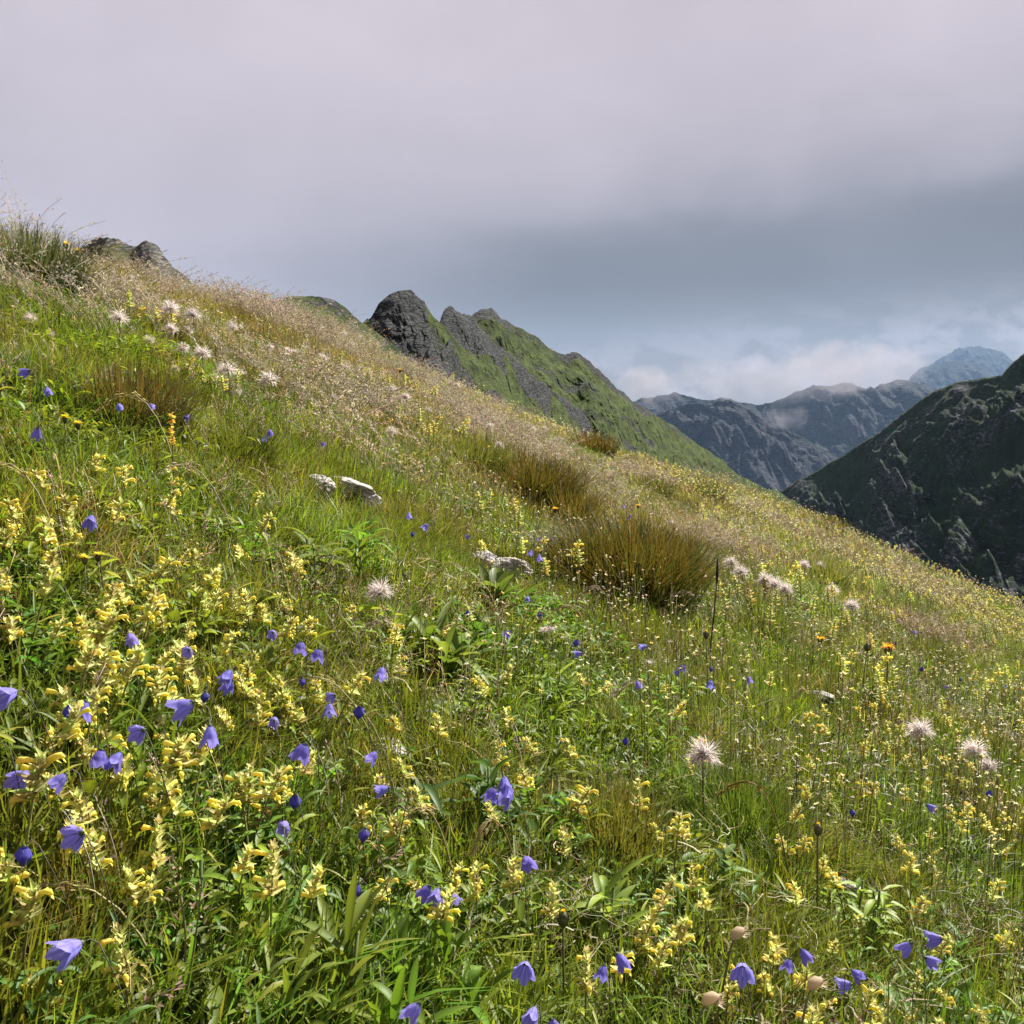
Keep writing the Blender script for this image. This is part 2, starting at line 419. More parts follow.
def mountain(name, sil, dist, depth, drop, amp, mat, label, nx=260, nt=110, gully=(0, 0), freq=1.0, rockf=None, pw=1.0, crestamp=.12, seed=0.0, back=.35, blocky=.5, bands=None, steps=0.0):
    x0, x1 = sil[0][0], sil[-1][0]
    V = []; A = []; nb = int(nt * .18)
    sc = 1.0 / (amp * 9)
    def cw_(px):
        t = [interp(sil, px + d) for d in (-2.5, -1, 0, 1, 2.5)]; return sum(t) / 5
    for i in range(nx + 1):
        px = x0 + (x1 - x0) * i / nx; py = cw_(px); u, w = ray(px, py); D = interp(dist, px)
        for j in range(-nb, nt + 1):
            t = j / nt if j >= 0 else j / nb * back
            Dp = D - t * depth
            uu = u + gully[0] * max(t, 0)
            z = w * D - (drop * abs(t) ** pw)
            p = Vector((uu * Dp, Dp, z))
            q = p * sc * freq + Vector((seed, seed * 1.7, 0))
            q2 = Vector((q.x * 1.0 + q.z * gully[1], q.y * .45, q.z * .5))
            r = noise.ridged_multi_fractal(q2, .9, 2.1, 6, 1.0, 2.0) - 1.1
            s = noise.fractal(q * 3.1, .8, 2.1, 6)
            k = crestamp + (1 - crestamp) * min(1, abs(t) * 6)
            av = (rockf(px, drop * abs(t) ** pw / D * 1000) if rockf else .3)
            rk = min(1, max(0, (av + r * .28) * 2.2 - .5))
            vd = noise.voronoi(Vector((q2.x * 3.2, q2.y * 3.2, q2.z * 1.6)))[0]; vb = noise.voronoi(Vector((q2.x * 9, q2.y * 9, q2.z * 4)))[0]
            dz = amp * k * (r * .9 + s * .35 + rk * blocky * ((vd[1] - vd[0]) * .9 + (vb[1] - vb[0]) * .32 - .4))
            p.z += dz; p.y += amp * k * s * .6
            bd = bands(px + gully[0] * t * 1000, t, p) if bands else 0.0
            if bd: p.y -= amp * steps * bd
            V.append(p); A.append(max(-1, min(2, (rockf(px, drop * abs(t) ** pw / D * 1000) if rockf else .3) + r * .28 + (bd * .5 if bands else 0))))
    W = nb + nt + 1
    f = [(i * W + j, i * W + j + 1, (i + 1) * W + j + 1, (i + 1) * W + j) for i in range(nx) for j in range(W - 1)]
    me = bpy.data.meshes.new(name); me.from_pydata([tuple(p) for p in V], [], f); me.materials.append(mat)
    me.polygons.foreach_set('use_smooth', [True] * len(f))
    a = me.attributes.new('rock', 'FLOAT', 'POINT'); a.data.foreach_set('value', A); me.update()
    return tag(obj(name, me), label, 'mountain', None, 'structure')

GR_A, GR_B = (.018, .030, .008), (.078, .105, .024)
RK_A, RK_B = (.014, .016, .017), (.105, .11, .11)
m_ridge = mount_mat('ridge_rock_and_grass', GR_A, GR_B, RK_A, RK_B, 9, 0, 1.0, (0, .8, 0))
m_near = mount_mat('summit_rock_and_grass', (.05, .06, .025), (.14, .14, .06), (.06, .06, .055), (.26, .25, .23), 2.2, 0, 1.0, (0, .5, 0))
m_dark = mount_mat('dark_mountain_slopes', (.010, .020, .008), (.026, .052, .020), (.020, .024, .029), (.15, .155, .17), 60, -.04, 1.0, (0, -.6, 0))  # cloud shade and bluish skylight are put into these dark colours
m_mid = mount_mat('middle_mountain_slopes', (.010, .018, .013), (.020, .034, .020), (.014, .017, .024), (.062, .064, .076), 420, .1, 1.0, (0, .5, 0))  # shade of the clouds and some haze blue painted into these colours
m_far = mount_mat('far_mountain_slopes', (.006, .012, .012), (.012, .02, .016), (.01, .013, .018), (.03, .032, .036), 1200, .1)

# the near outcrop at upper left and the knoll behind the crest
def bnd(v, c, w): return max(0.0, 1 - abs(v - c) / w)
mountain('rocky_summit', [(20, 300), (60, 262), (72, 250), (88, 243), (105, 238), (122, 243), (136, 247), (146, 242), (152, 243), (163, 254), (178, 267), (196, 282), (240, 330)],
         [(20, 30), (240, 24)], 5, 3, .30, m_near, 'low rocky summit above the pale grass', 220, 90, freq=1.0, rockf=lambda px, d: .8 - d * .03 + (.5 if 135 < px < 172 else 0), crestamp=.6, seed=3.1)
mountain('green_knoll', [(250, 330), (280, 302), (298, 295), (320, 297), (338, 305), (360, 322), (382, 336), (410, 360), (440, 400)],
         [(250, 60), (440, 70)], 9, 6, .55, m_ridge, 'dark green knoll behind the meadow crest', 160, 80, rockf=lambda px, d: .30 if d < 14 else -.1, crestamp=.5, seed=5.3)
# the ridge: three ribs, each a rock face with a grass slope, standing one behind the other
mountain('ridge_far_rib', [(445, 430), (462, 340), (472, 314), (482, 308), (492, 310), (502, 320), (520, 328), (537, 336), (555, 351), (562, 355), (574, 351), (586, 357), (602, 370), (618, 386), (632, 402), (648, 408), (664, 418), (684, 434), (705, 450), (722, 461), (745, 478), (775, 490), (800, 505), (840, 540)],
         [(445, 210), (600, 260), (840, 420)], 42, 46, 3.0, m_ridge, 'green ridge of rocky knobs running down into the valley', 620, 260, gully=(.06, -.9), freq=1.7,
         rockf=lambda px, d: -.12 + (.6 if d < 8 and px < 690 else 0) - (.4 if px > 700 else 0) + (.5 if px < 510 and d < 22 else 0) + .75 * bnd(d + .0 * px, 34 + (px - 500) * .05, 9) * (px < 640) + .5 * bnd(d, 66, 8) - .35 * (14 < d < 28) + (.45 if 562 < px < 650 and d < 26 else 0), crestamp=.3, seed=1.3, pw=1.0, blocky=.8)
mountain('ridge_middle_rib', [(425, 420), (436, 330), (443, 312), (452, 307), (462, 312), (476, 322), (490, 338), (510, 356), (535, 378), (560, 396), (590, 418), (620, 438), (650, 458), (690, 482), (730, 500), (760, 520)],
         [(425, 170), (760, 300)], 26, 28, 2.8, m_ridge, 'middle rock rib of the ridge with a dark face', 520, 220, gully=(.05, -.9), freq=1.9,
         rockf=lambda px, d: 1.0 - max(0, d - (30 if px < 500 else 13 + 9 * math.sin(px * .11) + 5 * math.sin(px * .27))) * .09, crestamp=.35, seed=2.3, pw=.9, blocky=.9)
mountain('ridge_rock_tower', [(352, 345), (362, 325), (372, 312), (380, 301), (390, 293), (402, 290), (413, 292), (422, 300), (432, 314), (442, 326), (455, 340), (468, 357), (484, 372), (500, 388), (530, 408), (560, 424), (590, 440), (630, 458), (680, 480)],
         [(352, 120), (440, 130), (680, 190)], 17, 18, 2.4, m_ridge, 'rounded grey rock tower at the head of the ridge', 520, 220, gully=(.04, -.8), freq=1.7,
         rockf=lambda px, d: (1.0 if 368 < px < 425 else (.15 if px < 368 else (-.2 if d < 16 else .75))) - (.8 if px > 470 and d > 34 else 0), crestamp=.4, seed=4.3, pw=.9, blocky=1.0)
# dark mountain on the right
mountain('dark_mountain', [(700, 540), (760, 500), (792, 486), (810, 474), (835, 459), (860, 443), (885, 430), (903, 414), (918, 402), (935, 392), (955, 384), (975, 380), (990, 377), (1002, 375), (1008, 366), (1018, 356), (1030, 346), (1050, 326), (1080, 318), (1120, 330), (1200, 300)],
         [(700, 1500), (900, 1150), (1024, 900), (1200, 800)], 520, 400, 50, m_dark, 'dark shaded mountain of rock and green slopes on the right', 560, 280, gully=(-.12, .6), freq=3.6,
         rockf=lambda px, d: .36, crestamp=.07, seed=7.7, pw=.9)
# middle range under cloud
mountain('cloud_capped_range', [(560, 440), (600, 415), (640, 398), (670, 396), (700, 400), (722, 399), (735, 404), (760, 402), (785, 397), (805, 390), (830, 386), (850, 384), (870, 388), (900, 382), (920, 385), (945, 396), (980, 405), (1060, 420), (1160, 440)],
         [(560, 8800), (1160, 8800)], 2500, 1180, 330, m_mid, 'blue grey mountain range with cloud on its tops', 520, 240, gully=(.0, .5), freq=4.4, rockf=lambda px, t: .45, crestamp=.16, seed=9.1, pw=.8)
mountain('spur_in_the_valley', [(560, 520), (620, 440), (650, 418), (680, 405), (712, 402), (728, 402), (745, 410), (770, 425), (800, 440), (830, 452), (860, 470), (900, 500)],
         [(560, 6400), (900, 6100)], 1600, 930, 250, m_mid, 'steep rocky spur standing in the blue valley', 460, 230, gully=(.02, .9), freq=4.2, rockf=lambda px, t: .55, crestamp=.16, seed=11.9, pw=.8)
mountain('far_blue_mountain', [(840, 420), (890, 398), (915, 378), (932, 364), (948, 354), (962, 349), (976, 347), (990, 349), (1004, 354), (1016, 361), (1040, 380), (1100, 410)],
         [(840, 23500), (1100, 23500)], 3500, 2200, 260, m_far, 'farthest pale blue mountain', 200, 80, rockf=lambda px, t: .2, crestamp=.35, freq=3.5, seed=13.1)
mountain('far_blue_shoulder', [(830, 430), (880, 402), (903, 386), (918, 372), (934, 364), (950, 362), (966, 362), (984, 368), (1000, 378), (1040, 395), (1100, 420)],
         [(830, 17500), (1100, 17500)], 2800, 1800, 180, m_far, 'nearer blue shoulder below the farthest mountain', 200, 80, rockf=lambda px, t: .2, crestamp=.35, freq=3.5, seed=15.1)

def flat(name, x0, x1, y0, y1, z, mat):
    me = bpy.data.meshes.new(name); me.from_pydata([(x0, y0, z), (x1, y0, z), (x1, y1, z), (x0, y1, z)], [], [(0, 1, 2, 3)]); me.materials.append(mat)
    a = me.attributes.new('rock', 'FLOAT', 'POINT'); a.data.foreach_set('value', [.1] * 4)
    return obj(name, me)
tag(flat('valley_floor', -16500, 16500, -1500, 27000, -1400, m_mid), 'valley floor far below', 'ground', None, 'structure')

# ------------------------------------------------------------------ rocks
def make_rock(px, py, wpx, hpx, label, seed, sink=.25, n=1, bits=0):
    p = hit(px, py, .03)
    if p is None: return
    y = p[1]; w = wpx * y / F * 1.2; h = hpx * y / F * 1.0
    import bmesh
    bm = bmesh.new(); bmesh.ops.create_icosphere(bm, subdivisions=5, radius=1)
    rr = random.Random(seed)
    planes = [(Vector((rr.gauss(0, 1), rr.gauss(0, 1), rr.gauss(0, .8))).normalized(), rr.uniform(.55, .9)) for _ in range(16)]
    for v in bm.verts:
        q = v.co.copy()
        for nn, d in planes:
            k = q.dot(nn)
            if k > d: q -= nn * (k - d) * .92
        q += q.normalized() * (noise.fractal(q * 3 + Vector((seed, 0, 0)), .8, 2, 5) * .09)
        # clefts along bedding
        q.x += .05 * noise.noise(Vector((q.z * 9, seed, 0))); q *= 1 - .06 * (abs(noise.noise(Vector((q.x * 2, q.y * 2, q.z * 5 + seed)))) < .06)
        v.co = Vector((q.x * w * .56, q.y * w * .42, q.z * h * .62))
    me = bpy.data.meshes.new('rock'); bm.to_mesh(me); bm.free(); me.materials.append(M_ROCK)
    me.polygons.foreach_set('use_smooth', [False] * len(me.polygons))
    o = obj('rock', me, None, (p[0], y, p[2] + h * .25 + .02)); o.rotation_euler = (rr.uniform(-.1, .1), .30 + rr.uniform(-.1, .1), rr.uniform(-.4, .4))
    tag(o, label, 'rock', 'pale limestone rocks in the grass'); ROCKS.append((p[0], y, w * .55))
    return o
make_rock(354, 492, 52, 18, 'pale slab of limestone lying highest among the pale rocks, bedded in grass', 1)
make_rock(318, 492, 32, 24, 'small pale rock close against the left end of the highest limestone slab', 2)
make_rock(372, 506, 18, 18, 'little squared rock at the lower right corner of the highest limestone slab', 7)
make_rock(508, 570, 46, 20, 'pale cracked rock beside the broad upright green leaf near the large dark tussock', 3)
make_rock(480, 558, 30, 14, 'thin pale rock just up left of the cracked rock by the dark tussock', 4)
make_rock(392, 745, 40, 12, 'pale rock half hidden below the arching straw seed stalks', 5)
make_rock(822, 697, 30, 12, 'pale rock among yellow rattle, below the orange flower head', 6)
make_rock(848, 884, 26, 14, 'small pale stone in green grass near the lower right', 8)
make_rock(662, 662, 20, 12, 'small pale stone right under the large dark tussock', 9)
make_rock(592, 405, 26, 8, 'pale strip of rock beside a brown tussock near the crest', 10)

# ------------------------------------------------------------------ individual plants: builders that return lists of (part name, mesh, children)
def place(name, spec, loc, yaw, scl, label, cat, group, tilt=(0, 0)):
    """spec: [(part, mesh, [(subpart, mesh)...]), ...]; a single entry with part None is a one-mesh thing"""
    if spec[0][0] is None:
        root = obj(name, spec[0][1])
    else:
        root = obj(name, None)
        for pn, me, subs in spec:
            c = obj(pn, me, root)
            for sn, sm in subs: obj(sn, sm, c)
    root.location = loc; root.rotation_euler = (tilt[0], tilt[1], yaw); root.scale = (scl,) * 3
    return tag(root, label, cat, group)

RAT_B = [(.70, .69, .24), (.76, .74, .30), (.50, .58, .16), (.70, .66, .30), (.44, .35, .14)]
def rattle_spec(H=.26, joined=False, into=None):
    st = MB(); lf = MB(); br = MB(); fl = MB()
    if joined: st = lf = br = fl = (into or MB())
    bend = R.uniform(-.05, .01); by = R.uniform(-.02, .02)
    def P(t): return Vector((bend * t * t, by * t * t, H * t))
    st.tube([P(i / 6) for i in range(7)], [.0017 - .0007 * i / 6 for i in range(7)], (.12, .10, .03), M_STEM, 4, (.2, .2, .05))
    az = R.uniform(0, PI)
    for k in range(4 if joined else 6):
        t = .12 + .52 * k / 6; az += PI / 2 + R.uniform(-.2, .2)
        for s in (0, PI):
            a = az + s; el = R.uniform(.1, .8); c = vary(R.choice([GREEN, GREEN2, YGREEN]))
            lf.leaf(P(t), (math.cos(a) * math.cos(el), math.sin(a) * math.cos(el), math.sin(el)), (0, 0, 1), R.uniform(.022, .04), R.uniform(.005, .009), c, mixc(c, YGREEN, .5), M_LEAF, R.uniform(0, .5), .3, 4)
    nw = 6 if joined else 8; t0 = R.uniform(.72, .84)
    for k in range(nw):
        t = t0 + (1.0 - t0) * k / (nw - 1); az += PI / 2 + R.uniform(-.25, .25); s_ = .98 - .48 * (k / nw) ** 2
        for s in (0, PI) if not joined else (0, PI / 2, PI, 3 * PI / 2):
            a = az + s + R.uniform(-.3, .3); el = R.uniform(.15, .75) + .6 * k / nw; c = vary(R.choice(RAT_B), .12)
            d = (math.cos(a) * math.cos(el), math.sin(a) * math.cos(el), math.sin(el))
            br.leaf(P(t), d, (0, 0, 1), .016 * s_ * R.uniform(.85, 1.25), .0125 * s_, mixc(c, YGREEN, .25), c, M_PETAL, -.1, .35, 4, [.7, 1, .62, .3, .04])
            if not joined:
                for e in (-1, 1):   # teeth along the bract edges
                    q = P(t) + Vector(d) * .005 * s_; dd = Vector(d) + Vector((-math.sin(a), math.cos(a), 0)) * e * .8
                    br.leaf(q, dd, (0, 0, 1), .010 * s_, .0028, c, c, M_PETAL, 0, .2, 2, [.8, .6, .05])
            if R.random() < (.40 if not joined else .18):
                a2 = a + R.uniform(-.5, .5); el2 = R.uniform(-.05, .45); dv = Vector((math.cos(a2) * math.cos(el2), math.sin(a2) * math.cos(el2), math.sin(el2)))
                yc = vary((.86, .74, .12), .08); q = P(t) + dv * .004
                up = Vector((0, 0, 1)); L = R.uniform(.010, .015)
                fl.tube([q, q + dv * L * .45 + up * .0012, q + dv * L * .8 + up * .001, q + dv * L - up * .0015], [.0014, .0021, .0027, .0010] if not joined else [.0018, .0026, .0028, .001], mixc(yc, (.6, .55, .2), .4), M_PETAL, 6 if not joined else 4, yc)
                if not joined:   # lower lip
                    fl.leaf(q + dv * L * .7 - up * .001, dv - up * .8, up, .005, .004, yc, yc, M_PETAL, .3, .2, 2, [.7, 1, .2])
    if into is not None: return None
    if joined: return [(None, st.mesh('yellow_rattle'), [])]
    return [('stem', st.mesh('stem'), []), ('leaves', lf.mesh('leaves'), []), ('bracts', br.mesh('bracts'), []), ('petals', fl.mesh('petals'), [])]

def bell_mesh(L=.021, Rm=.0105, col=(.17, .15, .60), closed=0.0, seg=30):
    """a bell hanging along -z from the origin, five pointed lobes"""
    b = MB(); k = b.mat(M_PETAL); rings = 9
    for i in range(rings + 1):
        t = i / rings
        for j in range(seg):
            a = 2 * PI * j / seg; ph = (a * 5 / (2 * PI)) % 1; lob = 1 - abs(ph - .5) * 2      # 1 at lobe middle
            r = Rm * (.30 + .62 * min(1, t * 1.9) ** .75)
            r *= 1 + .10 * math.cos(5 * a) * -1 * t
            ext = 0.0
            if t > .62:
                tt = (t - .62) / .38; r += Rm * .42 * tt ** 1.5 * (1 - closed); ext = tt * (lob ** .8 - .45) * L * .42
                r *= 1 - closed * .95 * tt
                r *= 1 + .10 * (lob - .5) * tt
            z = -(L * (t * .86)) - ext
            c = mixc(vary(col, .04), (.30, .26, .74), .35 * t)
            c = mixc(c, (.10, .08, .42), .45 * (j % 3 == 0))
            b.v.append((r * math.cos(a), r * math.sin(a), z)); b.c.append(c)
    for i in range(rings):
        for j in range(seg):
            a = i * seg + j; c = i * seg + (j + 1) % seg
            if i >= rings * .72 and not closed and (j % 6 == 5 and False): continue
            b.f.append((a, c, c + seg, a + seg)); b.m.append(k)
    b.f.append(tuple(range(seg))); b.m.append(k)
    if not closed:   # style inside
        b.tube([(0, 0, -.004), (0, 0, -L * .85)], .0006, (.55, .5, .62), M_PETAL, 4)
    return b
def calyx_mesh():
    b = MB(); c = (.07, .10, .04)
    b.tube([(0, 0, .003), (0, 0, .0015), (0, 0, -.001)], [.0007, .0022, .0028], c, M_STEM, 7)
    for k in range(5):
        a = 2 * PI * k / 5; b.leaf((math.cos(a) * .0024, math.sin(a) * .0024, 0), (math.cos(a), math.sin(a), -.8), (0, 0, 1), .0075, .0012, c, c, M_STEM, .2, .1, 3)
    return b
def harebell_spec(bells, H=.17):
    """bells: list of (height fraction, azimuth, pitch of the bell axis from straight down, closed, size)"""
    st = MB(); lf = MB(); parts = []; lean = R.uniform(-.04, .01)
    def P(t): return Vector((lean * t * t, .01 * math.sin(t * 3), H * t))
    st.tube([P(i / 7) for i in range(8)], [.0009 - .0004 * i / 7 for i in range(8)], (.07, .10, .03), M_STEM, 4, (.09, .08, .06))
    for k in range(7):
        t = R.uniform(.08, .7); a = R.uniform(0, 2 * PI); c = vary(GREEN2)
        lf.leaf(P(t), (math.cos(a), math.sin(a), R.uniform(.5, 1.5)), (0, 0, 1), R.uniform(.02, .04), .0016, c, c, M_LEAF, .3, .1, 3)
    for (t, az, tip, closed, sz) in bells:
        p0 = P(t); hook = Vector((math.cos(az), math.sin(az), 0)) * .012 * sz
        p1 = p0 + hook * .5 + Vector((0, 0, .006)); p2 = p0 + hook + Vector((0, 0, .002 if tip < 1 else .006))
        st.tube([p0, p1, p2], .0005, (.09, .08, .06), M_STEM, 4)
        rot = Matrix.Rotation(az, 4, 'Z') @ Matrix.Rotation(-tip, 4, 'Y')
        b = bell_mesh(.0170, .0076, R.choice([(.25, .21, .60), (.31, .27, .66), (.20, .17, .56)]) if not closed else (.09, .08, .40), closed); c = calyx_mesh()
        c.v = [(x * .75, y * .75, z * .75) for x, y, z in c.v]
        M = Matrix.Translation(p2) @ rot @ Matrix.Scale(sz, 4)
        wx, wy, sd = R.uniform(.82, 1.15), R.uniform(.75, 1.05), R.uniform(0, 50)   # each bell crumpled in its own way
        b.v = [(x * wx + .0016 * noise.noise(Vector((x * 160, y * 160, sd))) * (z / -.016), y * wy + .0016 * noise.noise(Vector((y * 160, x * 160, sd + 9))) * (z / -.016), z * (1 + .12 * noise.noise(Vector((x * 90, y * 90, sd + 3))))) for x, y, z in b.v]
        for q in (b, c): q.v = [tuple(M @ Vector(v)) for v in q.v]
        parts.append(('blossom' if not closed else 'bud', b.mesh('blossom'), [('calyx', c.mesh('calyx'))]))
    return [('stem', st.mesh('stem'), []), ('leaves', lf.mesh('leaves'), [])] + parts

def seedhead_spec(H=.22, flat_=False, dense=1.0):
    st = MB(); pl = MB(); co = MB(); iv = MB()
    st.tube([(0, 0, 0), (-.002, 0, H * .5), (0, .003, H * .8), (0, 0, H)], [.002, .0017, .0015, .0013], (.13, .11, .05), M_STEM, 6)
    for k in range(14):
        a = R.uniform(0, 2 * PI); iv.leaf((0, 0, H * .74), (math.cos(a), math.sin(a), 1.1), (0, 0, 1), .025, .002, (.16, .17, .09), (.22, .2, .14), M_LEAF, .1, .1, 3)
    co.tube([(0, 0, H - .006), (0, 0, H - .001), (0, 0, H + .005), (0, 0, H + .008)], [.002, .005, .005, .001], (.22, .17, .12), M_STEM, 8)
    for k in range(int(360 * dense)):
        a = R.uniform(0, 2 * PI); el = math.asin(R.uniform(-.45, 1)) * (1 if not flat_ else .35)
        d = Vector((math.cos(a) * math.cos(el), math.sin(a) * math.cos(el), math.sin(el)))
        L = R.uniform(.016, .036); p = Vector((0, 0, H + .002)) + d * .004; c = vary((.66, .58, .54), .12); w = .0010
        cur = Vector((R.gauss(-.9, .9), R.gauss(0, .9), -.7 + R.gauss(0, .7)))
        pts = []; dd = d.copy()
        for i in range(6): pts.append(p.copy()); p = p + dd * (L / 5); dd = (dd + cur * .14 + Vector((R.gauss(0, .08), R.gauss(0, .08), R.gauss(0, .08)))).normalized()
        sd = d.cross(Vector((R.gauss(0, 1), R.gauss(0, 1), R.gauss(0, 1)))).normalized()
        ws = [w * .35, w * .6, w * .6, w * .55, w * .45, w * .2]
        pl.strip([q - sd * x for q, x in zip(pts, ws)], [q + sd * x for q, x in zip(pts, ws)], [c] * 6, M_WOOL)
    return [('stem', st.mesh('stem'), []), ('involucre', iv.mesh('involucre'), []), ('seed_core', co.mesh('seed_core'), []), ('plume', pl.mesh('plume'), [])]

def hawkbit_spec(H=.24, col=(.85, .50, .02), bud=False, fresh=1.0, size=1.0):
    st = MB(); hd = MB(); pt = MB()
    st.tube([(0, 0, 0), (-.006, 0, H * .5), (0, 0, H)], [.0016, .0013, .0014], (.10, .09, .035), M_STEM, 5)
    hd.tube([(0, 0, H - .004), (0, 0, H), (0, 0, H + .010), (0, 0, H + .014)], [.002, .0058 * size, .0052 * size, .0030 * size], (.045, .05, .02), M_STEM, 9, (.10, .10, .03))
    for k in range(16):
        a = 2 * PI * k / 16; hd.leaf((math.cos(a) * .005, math.sin(a) * .005, H), (math.cos(a) * .25, math.sin(a) * .25, 1), (math.cos(a), math.sin(a), 0), .012, .003, (.06, .06, .03), (.1, .09, .05), M_STEM, 0, .1, 3)
    n = 54 if not bud else 14
    for k in range(n):
        a = R.uniform(0, 2 * PI); el = (R.uniform(.1, 1.1) if not bud else R.uniform(1.2, 1.5)); c = vary(col, .12)
        d = (math.cos(a) * math.cos(el), math.sin(a) * math.cos(el), math.sin(el))
        pt.leaf((d[0] * .003, d[1] * .003, H + .012), d, (0, 0, 1), (R.uniform(.008, .0135) if not bud else .006) * size, .0026 * size, c, c, M_PETAL, .15, .1, 3, [.6, 1, 1, .8])
    return [('stem', st.mesh('stem'), []), ('flower_base', hd.mesh('flower_base'), []), ('petals', pt.mesh('petals'), [])]

def tussock_spec(H, rad, nb, c0, c1, w=.0022, lean=(.1, .8), wind=.15, stalks=0):
    b = MB(); s = MB()
    for i in range(nb):
        r = rad * math.sqrt(R.random()); a = R.uniform(0, 2 * PI); h = H * R.uniform(.45, 1.0) * (1 - .3 * r / rad)
        l = R.uniform(*lean) * (.4 + r / rad); lx = math.cos(a) * l - wind; ly = math.sin(a) * l
        k = R.random(); b.blade((r * math.cos(a), r * math.sin(a), -.03), math.atan2(ly, lx), math.hypot(lx, ly), h + .03, w * R.uniform(.7, 1.3), vary(c0, .25), vary(c1 if k < .6 else mixc(c0, c1, .4), .25), M_LEAF, 5, R.uniform(-1, 1), R.uniform(-.7, .7))
    out = [('blades', b.mesh('blades'), [])]
    if stalks:
        for i in range(stalks):
            r = rad * R.random(); a = R.uniform(0, 2 * PI)
            panicle(s, (r * math.cos(a), r * math.sin(a), 0), R.gauss(PI, .7), R.uniform(.2, .7), H * R.uniform(1.2, 1.95), vary(PINK), 30, .006, .03)
        out.append(('seed_stalks', s.mesh('seed_stalks'), []))
    else: out = [(None, out[0][1], [])]
    return out

def rosette_spec(shoots, ln, wd, rad, pal, up=(.2, 1.2), per=9):
    b = MB(); s = MB()
    for k in range(shoots):
        r = rad * math.sqrt(R.random()); a = R.uniform(0, 2 * PI); x, y = r * math.cos(a), r * math.sin(a); h = R.uniform(.02, .1)
        s.tube([(x, y, 0), (x + R.uniform(-.01, .01), y, h)], .0018, (.09, .13, .03), M_STEM, 4)
        az = R.uniform(0, 6)
        for i in range(per):
            az += 2.4; el = R.uniform(*up); c = vary(R.choice(pal), .25)
            b.leaf((x, y, h * (.3 + .7 * i / per)), (math.cos(az) * math.cos(el), math.sin(az) * math.cos(el), math.sin(el)), (0, 0, 1), ln * R.uniform(.6, 1.2), wd * R.uniform(.7, 1.2), c, mixc(c, YGREEN, .35), M_LEAF, R.uniform(.1, .6), R.uniform(.15, .45), 6)
    return [('leaves', b.mesh('leaves'), []), ('stems', s.mesh('stems'), [])]

# ------------------------------------------------------------------ landmarks used by the labels
LM = [('the highest limestone slab', 350, 490), ('the cracked pale rock', 505, 568), ('the pale rock under arching straw', 392, 742),
      ('the large dark tussock', 630, 560), ('the biggest woolly seed head', 707, 748), ('the dark dead stalk', 715, 600),
      ('the orange flower head', 888, 655), ('the lone round woolly seed head', 395, 590), ('the flattened woolly seed head', 555, 628),
      ('the woolly head near the hill edge', 927, 728), ('the small stone in green grass', 848, 884), ('the plump dark harebell bud', 73, 860),
      ('the widest open harebell', 55, 709), ('the harebell blown sideways', 125, 962), ('the three-belled harebell', 455, 878),
      ('the lowest harebell pair', 545, 1000), ('the stacked violet bells', 798, 955), ('the orange flower spike', 172, 432),
      ('the dark shrub hollow', 135, 325), ('the tall tussock on the skyline', 25, 265), ('the small golden hawkbit', 820, 643),
      ('the lone closed violet bell', 629, 736), ('the small golden bud', 563, 925), ('the long straw stalk', 200, 915),
      ('the drooping harebell in shade', 308, 756), ('the brown tussock', 520, 490), ('the row of woolly heads', 768, 575)]
ORD = ['nearest', 'second', 'third', 'fourth', 'fifth', 'sixth', 'seventh', 'eighth', 'ninth', 'tenth', 'eleventh', 'twelfth', 'thirteenth', 'fourteenth', 'fifteenth', 'sixteenth', 'seventeenth', 'eighteenth', 'nineteenth', 'twentieth']
def relative_labels(items, fmt):
    """items: (object, px, py, description); a label from the nearest landmark, the side of it and the rank of distance"""
    buckets = {}
    for it in items:
        o, px, py, d = it
        dd = sorted((math.hypot(px - a, (py - b) * 1.2), ph, a, b) for ph, a, b in LM)
        dist, ph, a, b = dd[0] if dd[0][0] > 14 else dd[1]
        dx, dy = px - a, py - b
        side = ('uphill of' if dx < 0 else 'downhill of') if abs(dx) > abs(dy) else ('beyond' if dy < 0 else 'in front of')
        buckets.setdefault((ph, side), []).append((dist, o, d))
    for (ph, side), L in buckets.items():
        L.sort(key=lambda t: t[0])
        for i, (_, o, d) in enumerate(L): o['label'] = fmt % (d.replace('nodding violet harebell with one bell', 'nodding violet harebell bell'), ORD[min(i, 19)], side, ph)

def visible_spot(px, py, h):
    p = hit(px, py, h)
    return p

